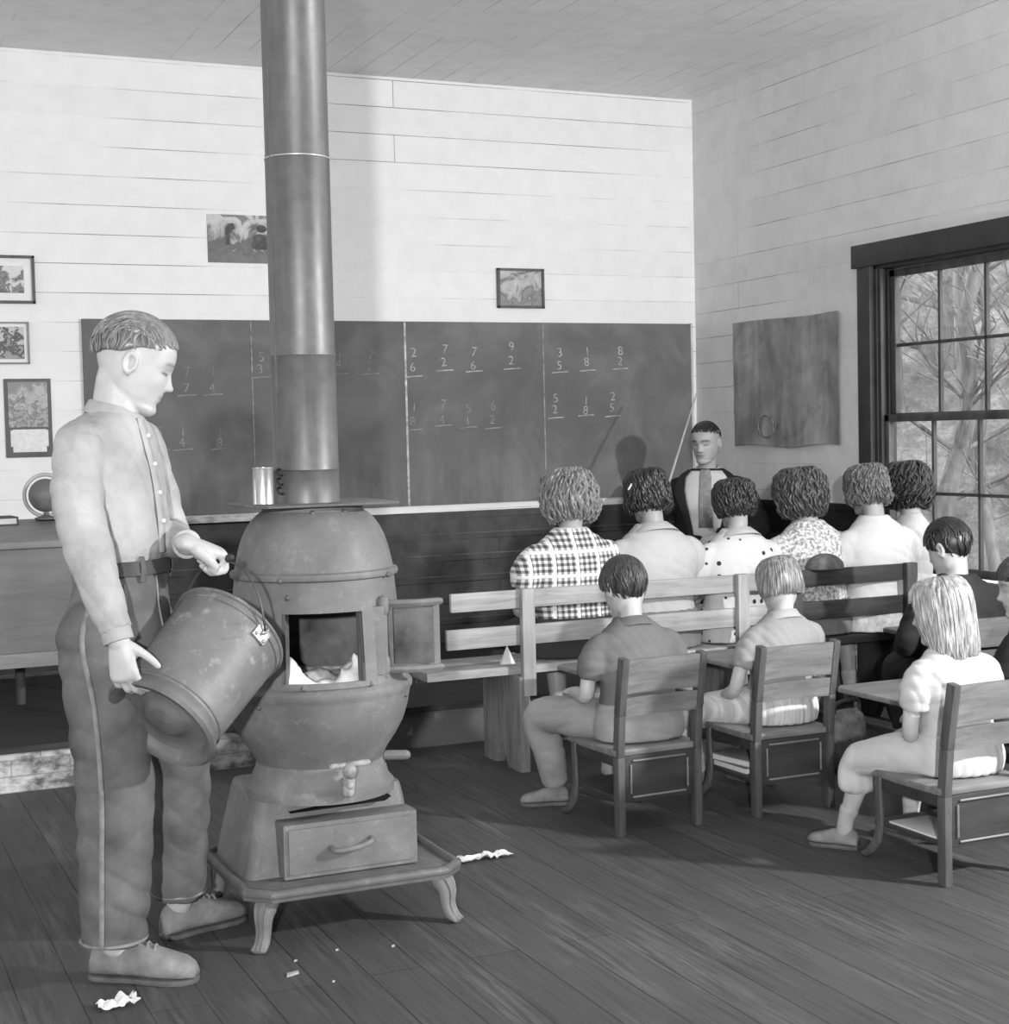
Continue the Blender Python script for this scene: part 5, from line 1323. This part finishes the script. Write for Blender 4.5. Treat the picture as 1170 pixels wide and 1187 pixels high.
# pointer in his raised right hand
ph_ = V(4.102, 7.03, 1.118); pe_ = V(4.352, 7.19, 1.522)
pt = thing('pointer_stick', 'long thin wooden pointer held upright in front of the blackboard\'s right end', 'pointer', tuple(ph_-(pe_-ph_)*.25))
MB().tube([V(0, 0, 0), (pe_-ph_)*1.25], [.0075, .004], 10, 8).build('stick', mat('pale_pointer_wood', .62, .5, .1), pt, smooth=60)
# his chair: plain and mostly hidden behind the class
tc_ = thing('wooden_chair', 'plain dark chair under the man in the suit', 'chair', (4.47, 7.27, PZ), math.radians(140))
MB().box((-.20, -.19, .385), (.20, .21, .42)).build('seat', wcd, tc_, .006)
for x in (-.18, .18):
    for y in (-.17, .19): MB().tube([(x*.95, y*.95, .39), (x, y, 0)], [.018, .014], 10).build('leg', wcd, tc_)
    MB().tube([(x, -.17, .42), (x, -.20, .75)], .014, 10).build('back_post', wcd, tc_)
for z in (.56, .69): MB().box((-.18, -.205, z), (.18, -.19, z+.06)).build('back_rail', wcd, tc_, .003)
# ------------------------------------------------------------------ CAMERA, LIGHT, WORLD
cam = bpy.data.cameras.new('camera'); co = bpy.data.objects.new('camera', cam); C.objects.link(co)
cam.sensor_fit = 'HORIZONTAL'; cam.sensor_width = 36; cam.lens = 36*FP/1170; cam.clip_start = .05; cam.clip_end = 200
cam.sensor_fit = 'VERTICAL'; cam.sensor_height = 36; cam.lens = 36*FP/1187
M3 = Matrix(((cr[0], cu_[0], -cf[0]), (cr[1], cu_[1], -cf[1]), (cr[2], cu_[2], -cf[2])))
co.matrix_world = Matrix.Translation((0, 0, CH))@M3.to_4x4()
sc = bpy.context.scene; sc.camera = co
def lamp(name, loc, target, power, radius=.07, angle=120, blend=.6):
    l = bpy.data.lights.new(name, 'SPOT'); l.energy = power; l.shadow_soft_size = radius
    l.spot_size = math.radians(angle); l.spot_blend = blend
    o = bpy.data.objects.new(name, l); C.objects.link(o); o.location = loc
    o.rotation_euler = (Vector(target)-Vector(loc)).to_track_quat('-Z', 'Y').to_euler(); return o
lamp('camera_flash', (-1.3, -2.6, 1.9), (1.7, 5, 1.5), 1750, .08, 120, .6)
lamp('side_flash', (4.55, 1.5, 1.9), (2.4, 6, 1.2), 720, .07, 150, .8)
def fill_light(name, loc, rot, w, h, power):
    l = bpy.data.lights.new(name, 'AREA'); l.shape = 'RECTANGLE'; l.size = w; l.size_y = h; l.energy = power
    o = bpy.data.objects.new(name, l); C.objects.link(o); o.location = loc; o.rotation_euler = rot
# added area lights along the left wall as soft fill; no windows are built there
for y, p in ((6.3, 24), (3.4, 20), (.4, 14)): fill_light('left_fill_light', (XL+.03, y, 1.75), (0, -PI/2, 0), 1.7, 1.2, p)
wd_ = bpy.data.worlds.new('daylight'); sc.world = wd_; wd_.use_nodes = True
wd_.node_tree.nodes['Background'].inputs[0].default_value = (.85, .85, .85, 1)
wd_.node_tree.nodes['Background'].inputs[1].default_value = 8.0
sc.view_settings.view_transform = 'Standard'; sc.view_settings.look = 'None'; sc.view_settings.gamma = 1; sc.view_settings.use_curve_mapping = False
sc.view_settings.exposure = 0.0
